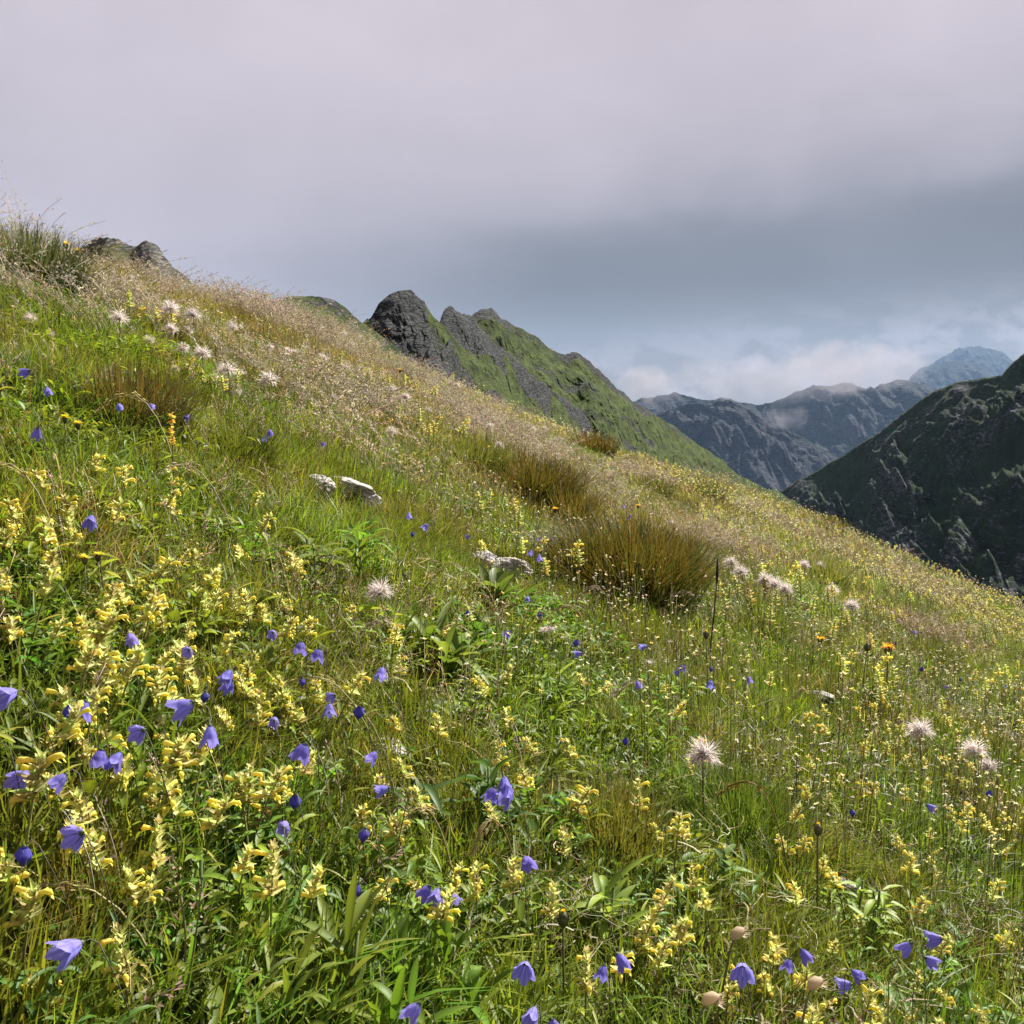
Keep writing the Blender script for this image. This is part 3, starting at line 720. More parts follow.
# ------------------------------------------------------------------ yellow rattle
RT = [(145,808),(123,832),(219,817),(296,858),(265,822),(137,887),(132,911),(154,860),(10,979),(65,805),(96,798),(191,760),(246,750),(321,805),(137,788),(94,750),(147,754),
 (164,565),(133,572),(120,541),(92,568),(72,568),(34,544),(24,585),(3,592),(41,592),(65,613),(113,599),(133,599),(171,585),(188,602),(191,568),(181,534),(209,520),(262,524),(294,548),(256,579),(263,599),(291,606),(304,582),(338,592),(232,579),(222,568),(238,594),(256,626),(256,637),(274,647),(96,637),(79,650),(116,650),(137,647),(130,620),(116,685),(157,681),(89,681),(38,698),(222,664),(263,678),(253,691),(274,705),(325,678),(332,664),(304,650),(236,719),(243,739),(181,705),(185,719),(168,722),(130,712),(144,739),(191,743),(92,746),(24,746),(335,726),(280,736),(185,640),
 (384,603),(439,606),(494,650),(499,661),(506,702),(511,729),(422,743),(374,749),(557,749),(487,532),(593,654),(593,664),(619,669),(668,661),(658,686),(576,732),(475,585),(434,702),
 (559,757),(366,774),(576,813),(548,856),(431,856),(441,863),(514,824),(461,842),(586,924),(641,935),(630,926),(596,771),(682,781),(637,766),(672,798),(422,846),(511,781),(415,771),(432,769),
 (769,658),(789,685),(861,673),(841,695),(838,710),(860,698),(863,712),(861,723),(841,644),(912,742),(836,750),(992,722),(984,681),(1016,695),(949,710),(962,739),(888,752),(945,749),(898,702),(703,723),
 (868,775),(890,777),(908,767),(932,767),(966,769),(950,795),(930,802),(905,827),(910,841),(942,851),(982,861),(989,879),(1014,809),(992,819),(730,827),(809,794),(821,785),(796,812),(779,901),(777,918),(873,900),(771,955),(860,945),(888,972),(947,975),(915,958),(821,995),(905,992),(902,1012),(954,1005),(1009,1002),(722,933),(769,1015),(818,834),(932,876),(925,908),(969,948),
 (90,446),(55,443),(84,477),(122,456),(178,448),(202,484),(236,482),(14,489),(36,490),(26,511),(44,506),(62,497),(79,501),(294,545),(120,538),(200,453)]
for cx, cy, sx, sy, n in [(75, 590, 70, 45, 14), (150, 690, 80, 60, 8), (900, 760, 80, 70, 14), (880, 680, 80, 40, 18), (720, 900, 130, 70, 22), (180, 620, 100, 60, 10), (60, 500, 50, 22, 6), (560, 800, 110, 60, 6)]:
    for _ in range(n):
        px, py = R.gauss(cx, sx), R.gauss(cy, sy)
        if 0 < px < 1020 and 430 < py < 1000: RT.append((px, py))
RT = RT[:298]
R.seed(21)
rat = [rattle_spec(.16, False) for _ in range(12)]
rat_far = [rattle_spec(.16, True) for _ in range(5)]
items = []
for px, py in RT:
    h = R.uniform(.135, .20)
    p = visible_spot(px, py + 4, h * .86)
    if p is None: continue
    spec = R.choice(rat) if p[1] < 2.2 else R.choice(rat_far)
    o = place('yellow_rattle', spec, (p[0], p[1], p[2] - .005), R.uniform(0, 6.28), h / .195 * R.uniform(.80, 1.0), None, 'flower', 'yellow rattle plants in flower', (R.gauss(0, .1), R.gauss(-.05, .1)))
    d = 'tall full yellow rattle spike' if h > .185 else ('short yellow rattle spike' if h < .150 else 'pale yellow rattle spike')
    items.append((o, px, py, d))
relative_labels(items, '%s, %s %s %s')

# ------------------------------------------------------------------ harebells
HB = [(55,709,'w'),(85,705,'s'),(98,733,'s'),(127,744,'s'),(58,753,'w'),(103,689,'b'),(199,658,'s'),(214,680,'b'),(236,666,'2'),(280,629,'s'),(281,724,'s'),(208,736,'2'),(308,756,'s'),(320,658,'s'),(308,671,'b'),(301,646,'s'),(348,699,'s'),(126,650,'s'),(96,536,'s'),
 (167,767,'s'),(73,860,'b'),(116,880,'s'),(125,963,'w'),(290,838,'s'),(14,772,'s'),(71,767,'s'),(297,803,'b'),
 (57,386,'s'),(147,406,'s'),(270,432,'2'),(319,442,'s'),(38,430,'s'),(191,411,'s'),(27,388,'s'),(116,409,'s'),
 (425,536,'b'),(435,533,'s'),(477,537,'s'),(539,548,'s'),(558,535,'s'),(549,562,'s'),(529,595,'s'),(483,607,'b'),(555,615,'b'),(517,633,'s'),(583,647,'b'),(581,667,'s'),(646,655,'s'),(684,668,'s'),(643,683,'s'),(629,736,'b'),(367,727,'b'),(348,698,'s'),(418,515,'s'),(632,514,'2'),(622,509,'s'),(545,539,'s'),(401,681,'s'),
 (383,762,'s'),(386,798,'s'),(377,839,'b'),(507,795,'2'),(537,806,'w'),(455,878,'3'),(390,890,'b'),(522,878,'s'),(528,971,'w'),(545,1000,'2'),(613,948,'2'),(437,1007,'s'),
 (685,668,'s'),(709,682,'s'),(716,677,'b'),(757,683,'s'),(927,674,'b'),(955,687,'s'),(961,684,'b'),(899,644,'b'),(900,617,'s'),(912,632,'s'),(1010,692,'s'),(934,596,'s'),(944,600,'s'),(994,620,'s'),(807,565,'s'),
 (797,955,'2'),(766,970,'w'),(847,974,'s'),(882,993,'w'),(921,977,'s'),(930,964,'s'),(976,968,'w'),(852,1020,'s'),(925,818,'s'),(998,800,'b'),(851,807,'b')]
R.seed(33)
hb = {'s': [harebell_spec([(1, a, p, 0, z)]) for a, p, z in ((3.0, .7, 1), (4.4, .9, .95), (5.2, 1.2, .9), (3.7, .4, 1), (2.4, 1.1, .9), (4.9, .6, 1.05), (5.8, .9, .85), (3.4, 1.3, .95))],
      'w': [harebell_spec([(1, a, p, 0, z)]) for a, p, z in ((4.2, 1.45, 1.15), (5.0, 1.5, 1.1), (3.3, 1.2, 1.15))],
      'b': [harebell_spec([(1, a, p, 1, z)]) for a, p, z in ((3.6, .15, .85), (4.6, .3, .8), (2.6, .2, .95))],
      '2': [harebell_spec([(1, 4.9, .9, 0, 1.05), (.91, 3.6, .5, 0, .95)]), harebell_spec([(1, 4.0, 1.1, 0, 1.05), (.92, 5.5, .3, 0, 1.0)])],
      '3': [harebell_spec([(1, 3.3, .6, 0, 1.0), (.99, 4.7, 1.0, 0, .95), (.97, 5.9, .7, 0, .85)])]}
BD = {'s': ('nodding violet harebell with one bell', 'small blue violet harebell bell'), 'w': ('harebell with its violet bell facing out',) * 2, 'b': ('closed dark violet harebell bud',) * 2, '2': ('harebell with two violet bells',) * 2, '3': ('harebell with three violet bells',) * 2}
items = []
for px, py, k in HB:
    h = R.uniform(.20, .24)
    p = visible_spot(px, py - 3, h * .71)
    if p is None: continue
    spec = R.choice(hb[k])
    yaw = R.uniform(-.7, .7)
    o = place('harebell', spec, (p[0] + .006, p[1] + .006, p[2]), yaw, h / .17 * R.uniform(.62, .80), None, 'flower', 'harebells in the meadow')
    items.append((o, px, py, BD[k][0 if py > 640 else 1]))
relative_labels(items, '%s, %s %s %s')

# ------------------------------------------------------------------ woolly seed heads
SH = [(707,748,38),(927,728,28),(985,752,33),(1003,766,22),(395,590,31),(555,628,20),(740,561,19),(752,570,24),(765,578,24),(778,584,20),(795,587,22),(843,588,20),(808,562,14),(822,565,12),(855,606,16),(35,318,22),(118,318,26),(170,309,22),(172,326,20),(195,315,22),(150,340,18),(185,348,20),(203,352,24),(190,331,18),(235,369,26),(272,380,26),(292,394,13),(305,397,14),(332,397,16),(393,431,18),(389,412,12),(415,438,12),(505,424,10),(453,428,10),(52,333,14),(221,376,16),(385,400,12),(560,455,10),(655,663,14),(250,355,14),(150,295,12),(240,392,12),(212,338,14)]
for _ in range(46):
    t = R.random(); SH.append((int(150 + 420 * t + R.gauss(0, 22)), int(318 + 150 * t * .8 + R.gauss(0, 22)), R.uniform(9, 15)))
R.seed(44)
shp = [seedhead_spec(.17), seedhead_spec(.17), seedhead_spec(.17, False, .8)]; shf = seedhead_spec(.17, True, .7)
items = []; FIX = {(707, 748): 'biggest woolly pinkish white seed head with its hairs spread like a star', (395, 590): 'lone round woolly white seed head standing above the leafy green plants',
       (555, 628): 'flattened woolly seed head below the cracked pale rock', (927, 728): 'starry woolly white seed head near the hill edge, uphill of the shaggy pair'}
for px, py, wd in SH:
    h = .16; p = visible_spot(px, py, h)
    if p is None: continue
    s = wd * p[1] / F / .058; s = max(.45, min(1.1, s * (.92 if py > 540 else .72)))
    p = visible_spot(px, py, .17 * s) or p
    o = place('woolly_seed_head', shf if (px, py) == (555, 628) else R.choice(shp), (p[0], p[1], p[2] - .003), R.uniform(-.5, .5), s, None, 'seed head', 'woolly anemone seed heads', (R.gauss(0, .12), R.gauss(-.1, .1)))
    if (px, py) in FIX: o['label'] = FIX[(px, py)]
    else: items.append((o, px, py, ('large ' if wd > 21 else 'small ') + 'woolly white seed head'))
relative_labels(items, '%s, %s such %s %s')

# ------------------------------------------------------------------ golden composites and buds
R.seed(55)
YL = [(888,654,.19,(.80,.42,.03),0,1.7,'orange flower head on a dark stem beside a closed bud'),(867,650,.2,(.30,.22,.12),1,1.4,'closed brown bud on a dark stem beside the orange flower head'),
 (820,643,.13,(.85,.50,.02),0,1.1,'small golden hawkbit alone in green grass uphill of the orange flower'),(563,924,.14,(.85,.55,.03),1,.9,'small golden bud with a pale bract in front of tall grass'),
 (66,248,.22,(.8,.58,.02),0,1.2,'golden flower on the skyline beside the tall tussock'),(77,255,.22,(.8,.58,.02),0,1.2,'golden flower just downhill of the skyline flower'),
 (65,422,.12,(.8,.60,.03),0,.62,'golden flower in dark grass, upper one of a close pair'),(78,428,.12,(.8,.60,.03),0,.62,'golden flower in dark grass, lower one of a close pair'),
 (85,563,.12,(.8,.64,.06),0,.55,'golden flower crowded among the yellow rattle spikes'),(98,560,.12,(.8,.64,.06),0,.55,'golden flower touching its twin among the yellow rattle spikes'),
 (706,637,.2,(.8,.5,.02),1,1,'small golden bud low beside the dark dead stalk'),(818,833,.18,(.85,.5,.02),1,.9,'small golden bud low in the grass beyond the small stone'),
 (400,372,.22,(.8,.5,.02),0,1,'golden flower in the pale grass below the rock tower'),(555,512,.2,(.8,.5,.02),0,.9,'golden flower at the top of the large dark tussock'),
 (638,508,.2,(.8,.45,.02),0,.9,'golden flower beside harebells near the edge of the dark tussock')]
for px, py, h, c, b, s, lab in YL:
    p = visible_spot(px, py, h)
    if p is None: p = visible_spot(px, py + 12, h)
    if p is None: continue
    place('hawkbit', hawkbit_spec(h / s, c, bool(b), 1, 1), p, R.uniform(0, 6), s, lab, 'flower', 'golden hawkbits')
# orange spike
def spike_spec(H, col, stemcol):
    st = MB(); fl = MB()
    st.tube([(0, 0, 0), (0, 0, H * .5), (0, .003, H)], [.002, .0017, .0012], stemcol, M_STEM, 5)
    for k in range(46):
        t = R.uniform(.72, 1.0); a = R.uniform(0, 6.28); c = vary(col, .25); el = R.uniform(0, .9)
        fl.leaf((0, 0, H * t), (math.cos(a) * math.cos(el), math.sin(a) * math.cos(el), math.sin(el)), (0, 0, 1), .009, .006, c, c, M_PETAL, .3, .3, 3)
    return [('stem', st.mesh('stem'), []), ('flower_spike', fl.mesh('flower_spike'), [])]
p = visible_spot(172, 428, .175); place('flower_spike', spike_spec(.2, (.74, .52, .08), (.12, .10, .03)), p, 0, 1, 'orange yellow flower spike taller than the plants around it', 'flower', None)
p = visible_spot(716, 575, .3); b = MB(); b.tube([(-.012, 0, 0), (-.010, 0, .12), (-.003, 0, .2), (.003, 0, .28)], [.0019, .0018, .0017, .0016], (.05, .03, .02), M_STEM, 6, (.03, .02, .015)); b.tube([(.003, 0, .28), (.003, 0, .30), (.004, 0, .345)], [.0024, .0044, .0022], (.03, .02, .015), M_STEM, 7)
place('dead_stalk', [(None, b.mesh('dead_stalk'), [])], p, 0, 1.0, 'thin dark brown dead stalk standing upright beside the large dark tussock', 'stalk', None)
for px, py, lab in [(735, 935, 'pale fuzzy seed bud on a curved stem near two yellow rattles'), (707, 1000, 'pale fuzzy seed bud lowest in the grass near the front edge'), (812, 985, 'withered pinkish bud beside the stacked violet bells')]:
    p = visible_spot(px, py, .18)
    if p: 
        b = MB(); b.tube([(-.03, 0, 0), (-.02, 0, .1), (-.006, 0, .165), (0, 0, .18)], [.0016, .0014, .0012, .001], (.14, .15, .05), M_STEM, 5)
        d = MB(); d.tube([(-.004, 0, .176), (0, 0, .18), (.006, 0, .183), (.012, 0, .183)], [.002, .0058, .0052, .002], (.52, .42, .26), M_WOOL, 9, (.6, .5, .36))
        for k in range(30):
            a = R.uniform(0, 6.28); d.leaf((.002, 0, .18), (1.1, math.cos(a) * .6, math.sin(a) * .6), (0, 0, 1), R.uniform(.012, .016), .002, (.55, .45, .3), (.62, .52, .4), M_WOOL, 0, .2, 2, [1, .8, .1])
        place('seed_bud', [('stem', b.mesh('stem'), []), ('bud', d.mesh('bud'), [])], p, R.uniform(-.6, .6), 1, lab, 'seed head', 'withered pale buds')

# ------------------------------------------------------------------ tussocks
R.seed(66)
TS = [ # px, py of the tip line, width px, height px, colours, label, stalks
 (618, 598, 150, 118, (.035, .07, .014), (.15, .080, .020), 'large dark tussock with rust brown tips', 0, 2200),
 (655, 590, 80, 80, (.04, .07, .014), (.16, .11, .03), 'loose brown tipped tussock against the downhill side of the large dark one', 0, 1100),
 (580, 586, 90, 92, (.03, .065, .012), (.13, .10, .02), 'dark green tussock against the uphill side of the large dark one', 0, 1100),
 (515, 500, 120, 68, (.035, .06, .012), (.14, .075, .02), 'brown topped tussock uphill of the large dark tussock', 0, 1300),
 (560, 530, 70, 60, (.05, .08, .016), (.17, .105, .028), 'brown tussock joined to the uphill side of the large dark tussock', 0, 800),
 (12, 292, 130, 90, (.035, .06, .022), (.11, .12, .04), 'tall dark tussock with feathery stalks against the sky', 14, 1500),
 (110, 420, 150, 80, (.030, .050, .012), (.12, .075, .02), 'olive brown tussock below the dark shrub hollow', 0, 1100),
 (100, 290, 90, 40, (.12, .12, .035), (.24, .17, .06), 'rust brown tuft downhill of the tall skyline tussock', 0, 700),
 (585, 456, 60, 34, (.05, .08, .018), (.16, .09, .025), 'small rusty tussock near the crest beyond the brown tussock', 0, 600),
 (645, 496, 46, 28, (.05, .085, .016), (.13, .11, .03), 'small olive tussock just beyond the large dark tussock', 0, 500),
 (700, 500, 46, 30, (.05, .09, .016), (.14, .13, .03), 'small olive tussock between the large tussock and the hill edge', 0, 500),
 (825, 534, 40, 26, (.06, .09, .018), (.16, .12, .03), 'rusty tussock right on the hill edge', 0, 400),
 (812, 590, 60, 45, (.06, .10, .018), (.17, .13, .035), 'olive tussock beside the row of woolly heads', 0, 700),
 (752, 640, 60, 62, (.06, .10, .014), (.14, .15, .025), 'green tussock downhill of the dark dead stalk', 0, 800),
 (920, 668, 60, 44, (.07, .12, .02), (.18, .16, .035), 'loose olive tussock downhill of the orange flower head', 0, 600),
 (730, 830, 100, 95, (.07, .105, .014), (.15, .165, .025), 'green tussock under the biggest woolly seed head', 0, 1000),
 (600, 850, 110, 100, (.07, .12, .018), (.19, .17, .035), 'fine yellow green tussock between the violet bells and the seed head', 0, 900),
 (60, 905, 120, 95, (.10, .13, .02), (.30, .24, .05), 'yellowing tussock around the plump dark bud', 0, 800),
 (225, 460, 80, 60, (.04, .08, .012), (.12, .14, .025), 'fresh green tussock beside the orange flower spike', 0, 800),
 (460, 470, 90, 54, (.04, .07, .012), (.13, .10, .02), 'green brown tussock above the cracked pale rock', 0, 600),
 (425, 378, 34, 20, (.05, .08, .018), (.13, .11, .03), 'dark little tussock on the crest in front of the rock tower', 0, 400),
 (300, 1000, 120, 90, (.09, .17, .015), (.19, .27, .03), 'bright broad bladed grass clump uphill of the lowest strap leaves', -1, 150),
 (380, 985, 110, 90, (.09, .17, .015), (.19, .27, .03), 'bright broad bladed grass clump in front of the three-belled harebell', -1, 150),
 (220, 975, 100, 70, (.10, .16, .015), (.22, .26, .04), 'bright grass clump downhill of the harebell blown sideways', -1, 130),
 (480, 1010, 90, 80, (.08, .16, .015), (.18, .26, .03), 'bright grass clump uphill of the lowest harebell pair', -1, 120),
 (680, 960, 90, 70, (.08, .16, .015), (.18, .24, .03), 'bright grass clump near the withered pale buds', -1, 120),
 (300, 330, 50, 22, (.06, .09, .02), (.17, .13, .05), 'brown tussock on the crest in front of the knoll', 0, 400),
 (215, 290, 40, 20, (.08, .10, .03), (.22, .17, .08), 'bleached tussock on the crest below the rocky summit', 0, 300)]
for px, py, wpx, hpx, c0, c1, lab, stk, nb in TS:
    p = hit(px, py, .02)
    if p is None: continue
    y = p[1]; rad = wpx * y / F * .52; H = min(hpx * y / F * .92 + .05, .75); 
    o = place('grass_tussock', tussock_spec(H, rad, int(nb * 1.7), c0, c1, .0046 if stk < 0 else max(.0014, .0010 * y), (.03, .75), .15, max(stk, 0)), p, 0, 1, lab + '', 'grass tussock', 'tussocks of coarse grass')
# low shrub hollow
def shrub_spec(w, h):
    lf = MB(); st = MB()
    for k in range(40):
        a = R.uniform(0, 6.28); q = (math.cos(a) * w * R.random() * .8, math.sin(a) * w * R.random() * .5, h * R.uniform(.4, .9)); st.tube([(q[0] * .3, q[1] * .3, 0), q], [.003, .0015], (.07, .05, .03), M_STEM, 4)
    for k in range(2600):
        a = R.uniform(0, 6.28); r = R.random() ** .5; z = h * (1 - r * r * .8) * R.uniform(.35, 1); c = vary((.028, .05, .016), .3); e = R.uniform(-.3, 1); az = R.uniform(0, 6.28)
        lf.leaf((math.cos(a) * r * w, math.sin(a) * r * w * .6, z), (math.cos(az) * math.cos(e), math.sin(az) * math.cos(e), math.sin(e)), (0, 0, 1), .014, .007, c, c, M_LEAF, .2, .3, 3)
    return [('leaves', lf.mesh('leaves'), []), ('twigs', st.mesh('twigs'), [])]
p = hit(142, 338, .02); place('low_shrub', shrub_spec(42 * p[1] / F, 26 * p[1] / F), p, 0, 1, 'low dark green shrub in a hollow among woolly seed heads', 'shrub', None)
for px, py, s_, lab in [(486, 386, 9, 'dark round bush highest of the bushes under the rock tower'), (478, 379, 6, 'small dark bush touching the highest bush under the rock tower'), (500, 391, 5, 'small dark bush nearest the rib below the rock tower')]:
    pass

# ------------------------------------------------------------------ leafy plants
R.seed(77)
LG = [(.12, .21, .03), (.085, .165, .022), (.17, .25, .05)]
LP = [(430, 655, 14, .105, .020, .10, LG, (.2, 1.2), 'bright lance leaved plant with a leafy crown in front of the round seed head'),
 (300, 560, 18, .085, .016, .16, LG, (.1, 1.1), 'spreading bright green leafy plant below the highest limestone slab'),
 (345, 550, 14, .075, .012, .11, LG, (.1, 1.1), 'feathery leafy plant downhill of the spreading green one'),
 (500, 606, 3, .15, .034, .03, [(.05, .14, .03)], (.7, 1.3), 'plant with broad upright dark green leaves in front of the cracked rock'),
 (470, 640, 6, .09, .022, .06, LG, (.3, 1.2), 'leafy plant with wide leaves above the small yellow rattle pair'),
 (560, 700, 7, .08, .014, .08, LG, (.3, 1.2), 'lance leaved plant in front of the flattened seed head'),
 (300, 965, 7, .10, .010, .09, LG, (.5, 1.3), 'tall strap leaved green plant near the harebell blown sideways'),
 (400, 1010, 9, .085, .010, .10, [GREEN2, LG[1]], (.4, 1.3), 'narrow strap leaved plant lowest in the meadow'),
 (250, 800, 8, .03, .010, .10, [GREEN2, LG[1]], (.0, .9), 'low round leaved plant beside the short rattle spike'),
 (60, 690, 7, .045, .011, .10, LG, (.2, 1.1), 'leafy plant behind the widest open harebell'),
 (560, 905, 7, .07, .012, .08, LG, (.2, 1.2), 'small lance leaved plant beyond the small golden bud'),
 (680, 860, 8, .05, .013, .10, LG, (.1, 1.0), 'low leafy plant in front of the green tussock'),
 (700, 900, 7, .05, .014, .10, LG, (.1, 1.0), 'dark leafy plant uphill of the small stone'),
 (820, 900, 8, .04, .010, .12, LG, (.1, 1.0), 'creeping leafy plant around the small stone'),
 (960, 950, 8, .05, .008, .12, LG, (.2, 1.1), 'narrow leaved plant near the lowest downhill rattles'),
 (800, 610, 9, .06, .012, .14, LG, (.2, 1.1), 'bright green leafy patch in front of the row of woolly heads'),
 (165, 860, 8, .035, .008, .10, LG, (.1, 1.0), 'dark green low leafy plant between the tall rattle spikes'),
 (440, 790, 9, .05, .012, .12, [DEEP, GREEN2], (.1, 1.0), 'dark leafy plant in the shady gap behind the three-belled harebell'),
 (20, 640, 7, .045, .009, .09, LG, (.2, 1.0), 'leafy plant at the uphill side of the rattle crowd')]
for px, py, sh, ln, wd, rad, pal, up, lab in LP:
    p = hit(px, py, .05)
    if p is None: continue
    place('leafy_plant', rosette_spec(sh, ln, wd, rad * .8, pal, up), p, 0, 1, lab, 'plant', 'leafy plants in the grass')

# ------------------------------------------------------------------ arching dry stalks
R.seed(88)
def arch_spec(span, H, col, spk=60, size=.007, spread=.014, droopy=.5):
    st = MB(); hd = MB(); pts = []
    for i in range(10):
        t = i / 9; pts.append(Vector((-span * t ** 1.5, .01 * math.sin(t * 3), H * (math.sin(t * PI * (.5 + droopy * .35)) / 1.0))))
    st.tube(pts, [.0014 - .0008 * i / 9 for i in range(10)], mixc(col, OLIVE, .3), M_STEM, 5, col)
    for k in range(spk):
        t = R.uniform(.55, 1); i = min(8, int(t * 9)); f = t * 9 - i; q = pts[i].lerp(pts[i + 1], f); d = (pts[i + 1] - pts[i]).normalized()
        o = Vector((R.gauss(0, 1), R.gauss(0, 1), R.gauss(0, 1))) * spread * .4 * (1.3 - t)
        c = vary(col, .2); hd.leaf(q + o, d + o * 20, (R.uniform(-1, 1), R.uniform(-1, 1), 1), size * R.uniform(.8, 1.4), size * .35, c, c, M_WOOL, .2, .2, 3)
    return [('stem', st.mesh('stem'), []), ('seed_spray', hd.mesh('seed_spray'), [])]
ST = [(365, 685, .16, .19, STRAW, 0, 'arching straw seed stalk above the pale rock, longer of the crossed pair'), (372, 712, .12, .16, STRAW, -.2, 'shorter straw seed stalk of the crossed pair above the pale rock'),
 (395, 625, .10, .17, PINK, .1, 'pinkish seed spray just in front of the round woolly seed head'), (600, 590, .13, .2, PINK, .2, 'pinkish seed spray reaching across the foot of the large dark tussock'),
 (690, 595, .15, .2, PINK, .1, 'long pink seed spray reaching the dark dead stalk'), (480, 590, .10, .2, STRAW, -.4, 'bent straw stalk before the cracked rock'),
 (575, 610, .12, .19, STRAW, .0, 'straw stalk arching beside the flattened seed head'), (150, 882, .14, .14, STRAW, .3, 'long bare straw stalk lying across the grass by a rattle spike'),
 (465, 630, .10, .17, STRAW, .0, 'brown seed stalk over the wide leaved plant'), (215, 470, .16, .22, PINK, .1, 'pale seed stalk arching over the fresh green tussock'),
 (155, 400, .16, .24, STRAW, .0, 'pale seed stalk arching over the olive brown tussock'), (800, 690, .1, .17, STRAW, .4, 'straw stalk above the rock among rattles'),
 (640, 690, .10, .16, PINK, -.3, 'thin pinkish stalk downhill of the lance leaved plant'), (770, 800, .12, .2, BROWN, -.6, 'brown leaning stalk downhill of the green tussock'),
 (895, 640, .1, .2, STRAW, .2, 'pale bent stalk crossing the orange flower stem'), (40, 470, .12, .2, STRAW, .2, 'pale bent stalk at the uphill edge of the rattles'),
 (505, 815, .09, .17, STRAW, .8, 'short straw seed head between two violet bells'), (435, 812, .07, .15, STRAW, .3, 'small straw seed head in the shady gap')]
for px, py, sp, h, c, yw, lab in ST:
    p = visible_spot(px + 25, py, h * .95)
    if p is None: continue
    place('seed_stalk', arch_spec(sp, h, c), p, yw, 1, lab, 'grass stalk', 'arching dry seed stalks')

# ------------------------------------------------------------------ stuff: grass, ground cover, seeding grass, tiny flowers
R.seed(99)
GP = [GREEN, GREEN, GREEN2, YGREEN, (.125, .18, .018)]
turf = [blade_tuft(70, .05, .04, .12, .0024, GP, (.05, .8)) for _ in range(5)] + [blade_tuft(55, .05, .06, .15, .0022, [YGREEN, GREEN, OLIVE], (.05, .7), YGREEN) for _ in range(3)] \
     + [blade_tuft(50, .05, .06, .15, .002, [OLIVE, BROWN, YGREEN], (.2, 1.0), (.3, .22, .09)) for _ in range(2)] + [blade_tuft(26, .045, .05, .13, .0042, GP, (.3, 1.1), None, 5) for _ in range(2)]
far_turf = [blade_tuft(60, .09, .05, .16, .0042, [YGREEN, GREEN, OLIVE], (.1, .9), YGREEN, 3, .35) for _ in range(3)] + [blade_tuft(55, .09, .06, .18, .004, [OLIVE, BROWN, YGREEN], (.2, .9), (.30, .23, .10), 3, .4) for _ in range(3)] \
     + [blade_tuft(50, .09, .05, .18, .004, [STRAW, OLIVE, YGREEN], (.2, 1.0), STRAW, 3, .45) for _ in range(2)]

KSH = .38
def patch_mesh(name, tufts, n, half, smin=.7, smax=1.15):
    """n tufts strewn over a square of sod; the sod itself is sheared to lie on a slope that falls along +x"""
    VV, FF4, FF3, CC, mats = [], [], [], [], []
    M4, M3 = [], []; off = 0
    for t in tufts:
        for m in t.mats:
            if m not in mats: mats.append(m)
    arrs = []
    for t in tufts:
        q = [(f, t.m[i]) for i, f in enumerate(t.f)]
        mm = np.array([mats.index(m) for m in t.mats])
        f4 = np.array([f for f, _ in q if len(f) == 4], int).reshape(-1, 4); m4 = np.array([mm[k] for f, k in q if len(f) == 4], int)
        f3 = np.array([f for f, _ in q if len(f) == 3], int).reshape(-1, 3); m3 = np.array([mm[k] for f, k in q if len(f) == 3], int)
        arrs.append((np.array(t.v, float), f4, m4, f3, m3, np.array(t.c, float)))
    for k in range(n):
        v, f4, m4, f3, m3, c = arrs[NR.integers(len(arrs))]
        a = NR.random() * 6.28 if NR.random() < .5 else NR.normal(0, .6); sc = smin + (smax - smin) * NR.random()
        x0, y0 = (NR.random(2) * 2 - 1) * half
        ca, sa = math.cos(a) * sc, math.sin(a) * sc
        x = v[:, 0] * ca - v[:, 1] * sa + x0; y = v[:, 0] * sa + v[:, 1] * ca + y0; z = v[:, 2] * sc - KSH * x0
        VV.append(np.stack([x, y, z], -1)); CC.append(np.clip(c * (.78 + .44 * NR.random()) * (1 + NR.normal(0, .05, 3)), 0, 1))
        FF4.append(f4 + off); FF3.append(f3 + off); M4.append(m4); M3.append(m3); off += len(v)
    V = np.concatenate(VV); Cc = np.concatenate(CC); F4 = np.concatenate(FF4); F3 = np.concatenate(FF3)
    me = bpy.data.meshes.new(name); me.vertices.add(len(V)); me.vertices.foreach_set('co', V.astype(np.float32).ravel())
    nl = F4.size + F3.size; me.loops.add(nl); me.loops.foreach_set('vertex_index', np.concatenate([F4.ravel(), F3.ravel()]).astype(np.int32))
    me.polygons.add(len(F4) + len(F3))
    me.polygons.foreach_set('loop_start', np.concatenate([np.arange(len(F4)) * 4, F4.size + np.arange(len(F3)) * 3]).astype(np.int32))
    me.polygons.foreach_set('material_index', np.concatenate(M4 + M3).astype(np.int32))
    me.polygons.foreach_set('use_smooth', np.ones(len(F4) + len(F3), bool))
    for m in mats: me.materials.append(m)
    at = me.attributes.new('tint', 'FLOAT_COLOR', 'POINT'); col = np.ones((len(V), 4), np.float32); col[:, :3] = Cc; at.data.foreach_set('color', col.ravel())
    me.update(calc_edges=True); return me
def patches(name, groups):
    """groups: list of (tufts, count per sod, half size, variants)"""
    col = bpy.data.collections.new(name); i = 0; rng = []
    for tufts, n, half, nv in groups:
        rng.append((i, nv))
        for _ in range(nv):
            col.objects.link(bpy.data.objects.new('%s_%02d' % (name, i), patch_mesh(name, tufts, n, half))); i += 1
    return col, rng
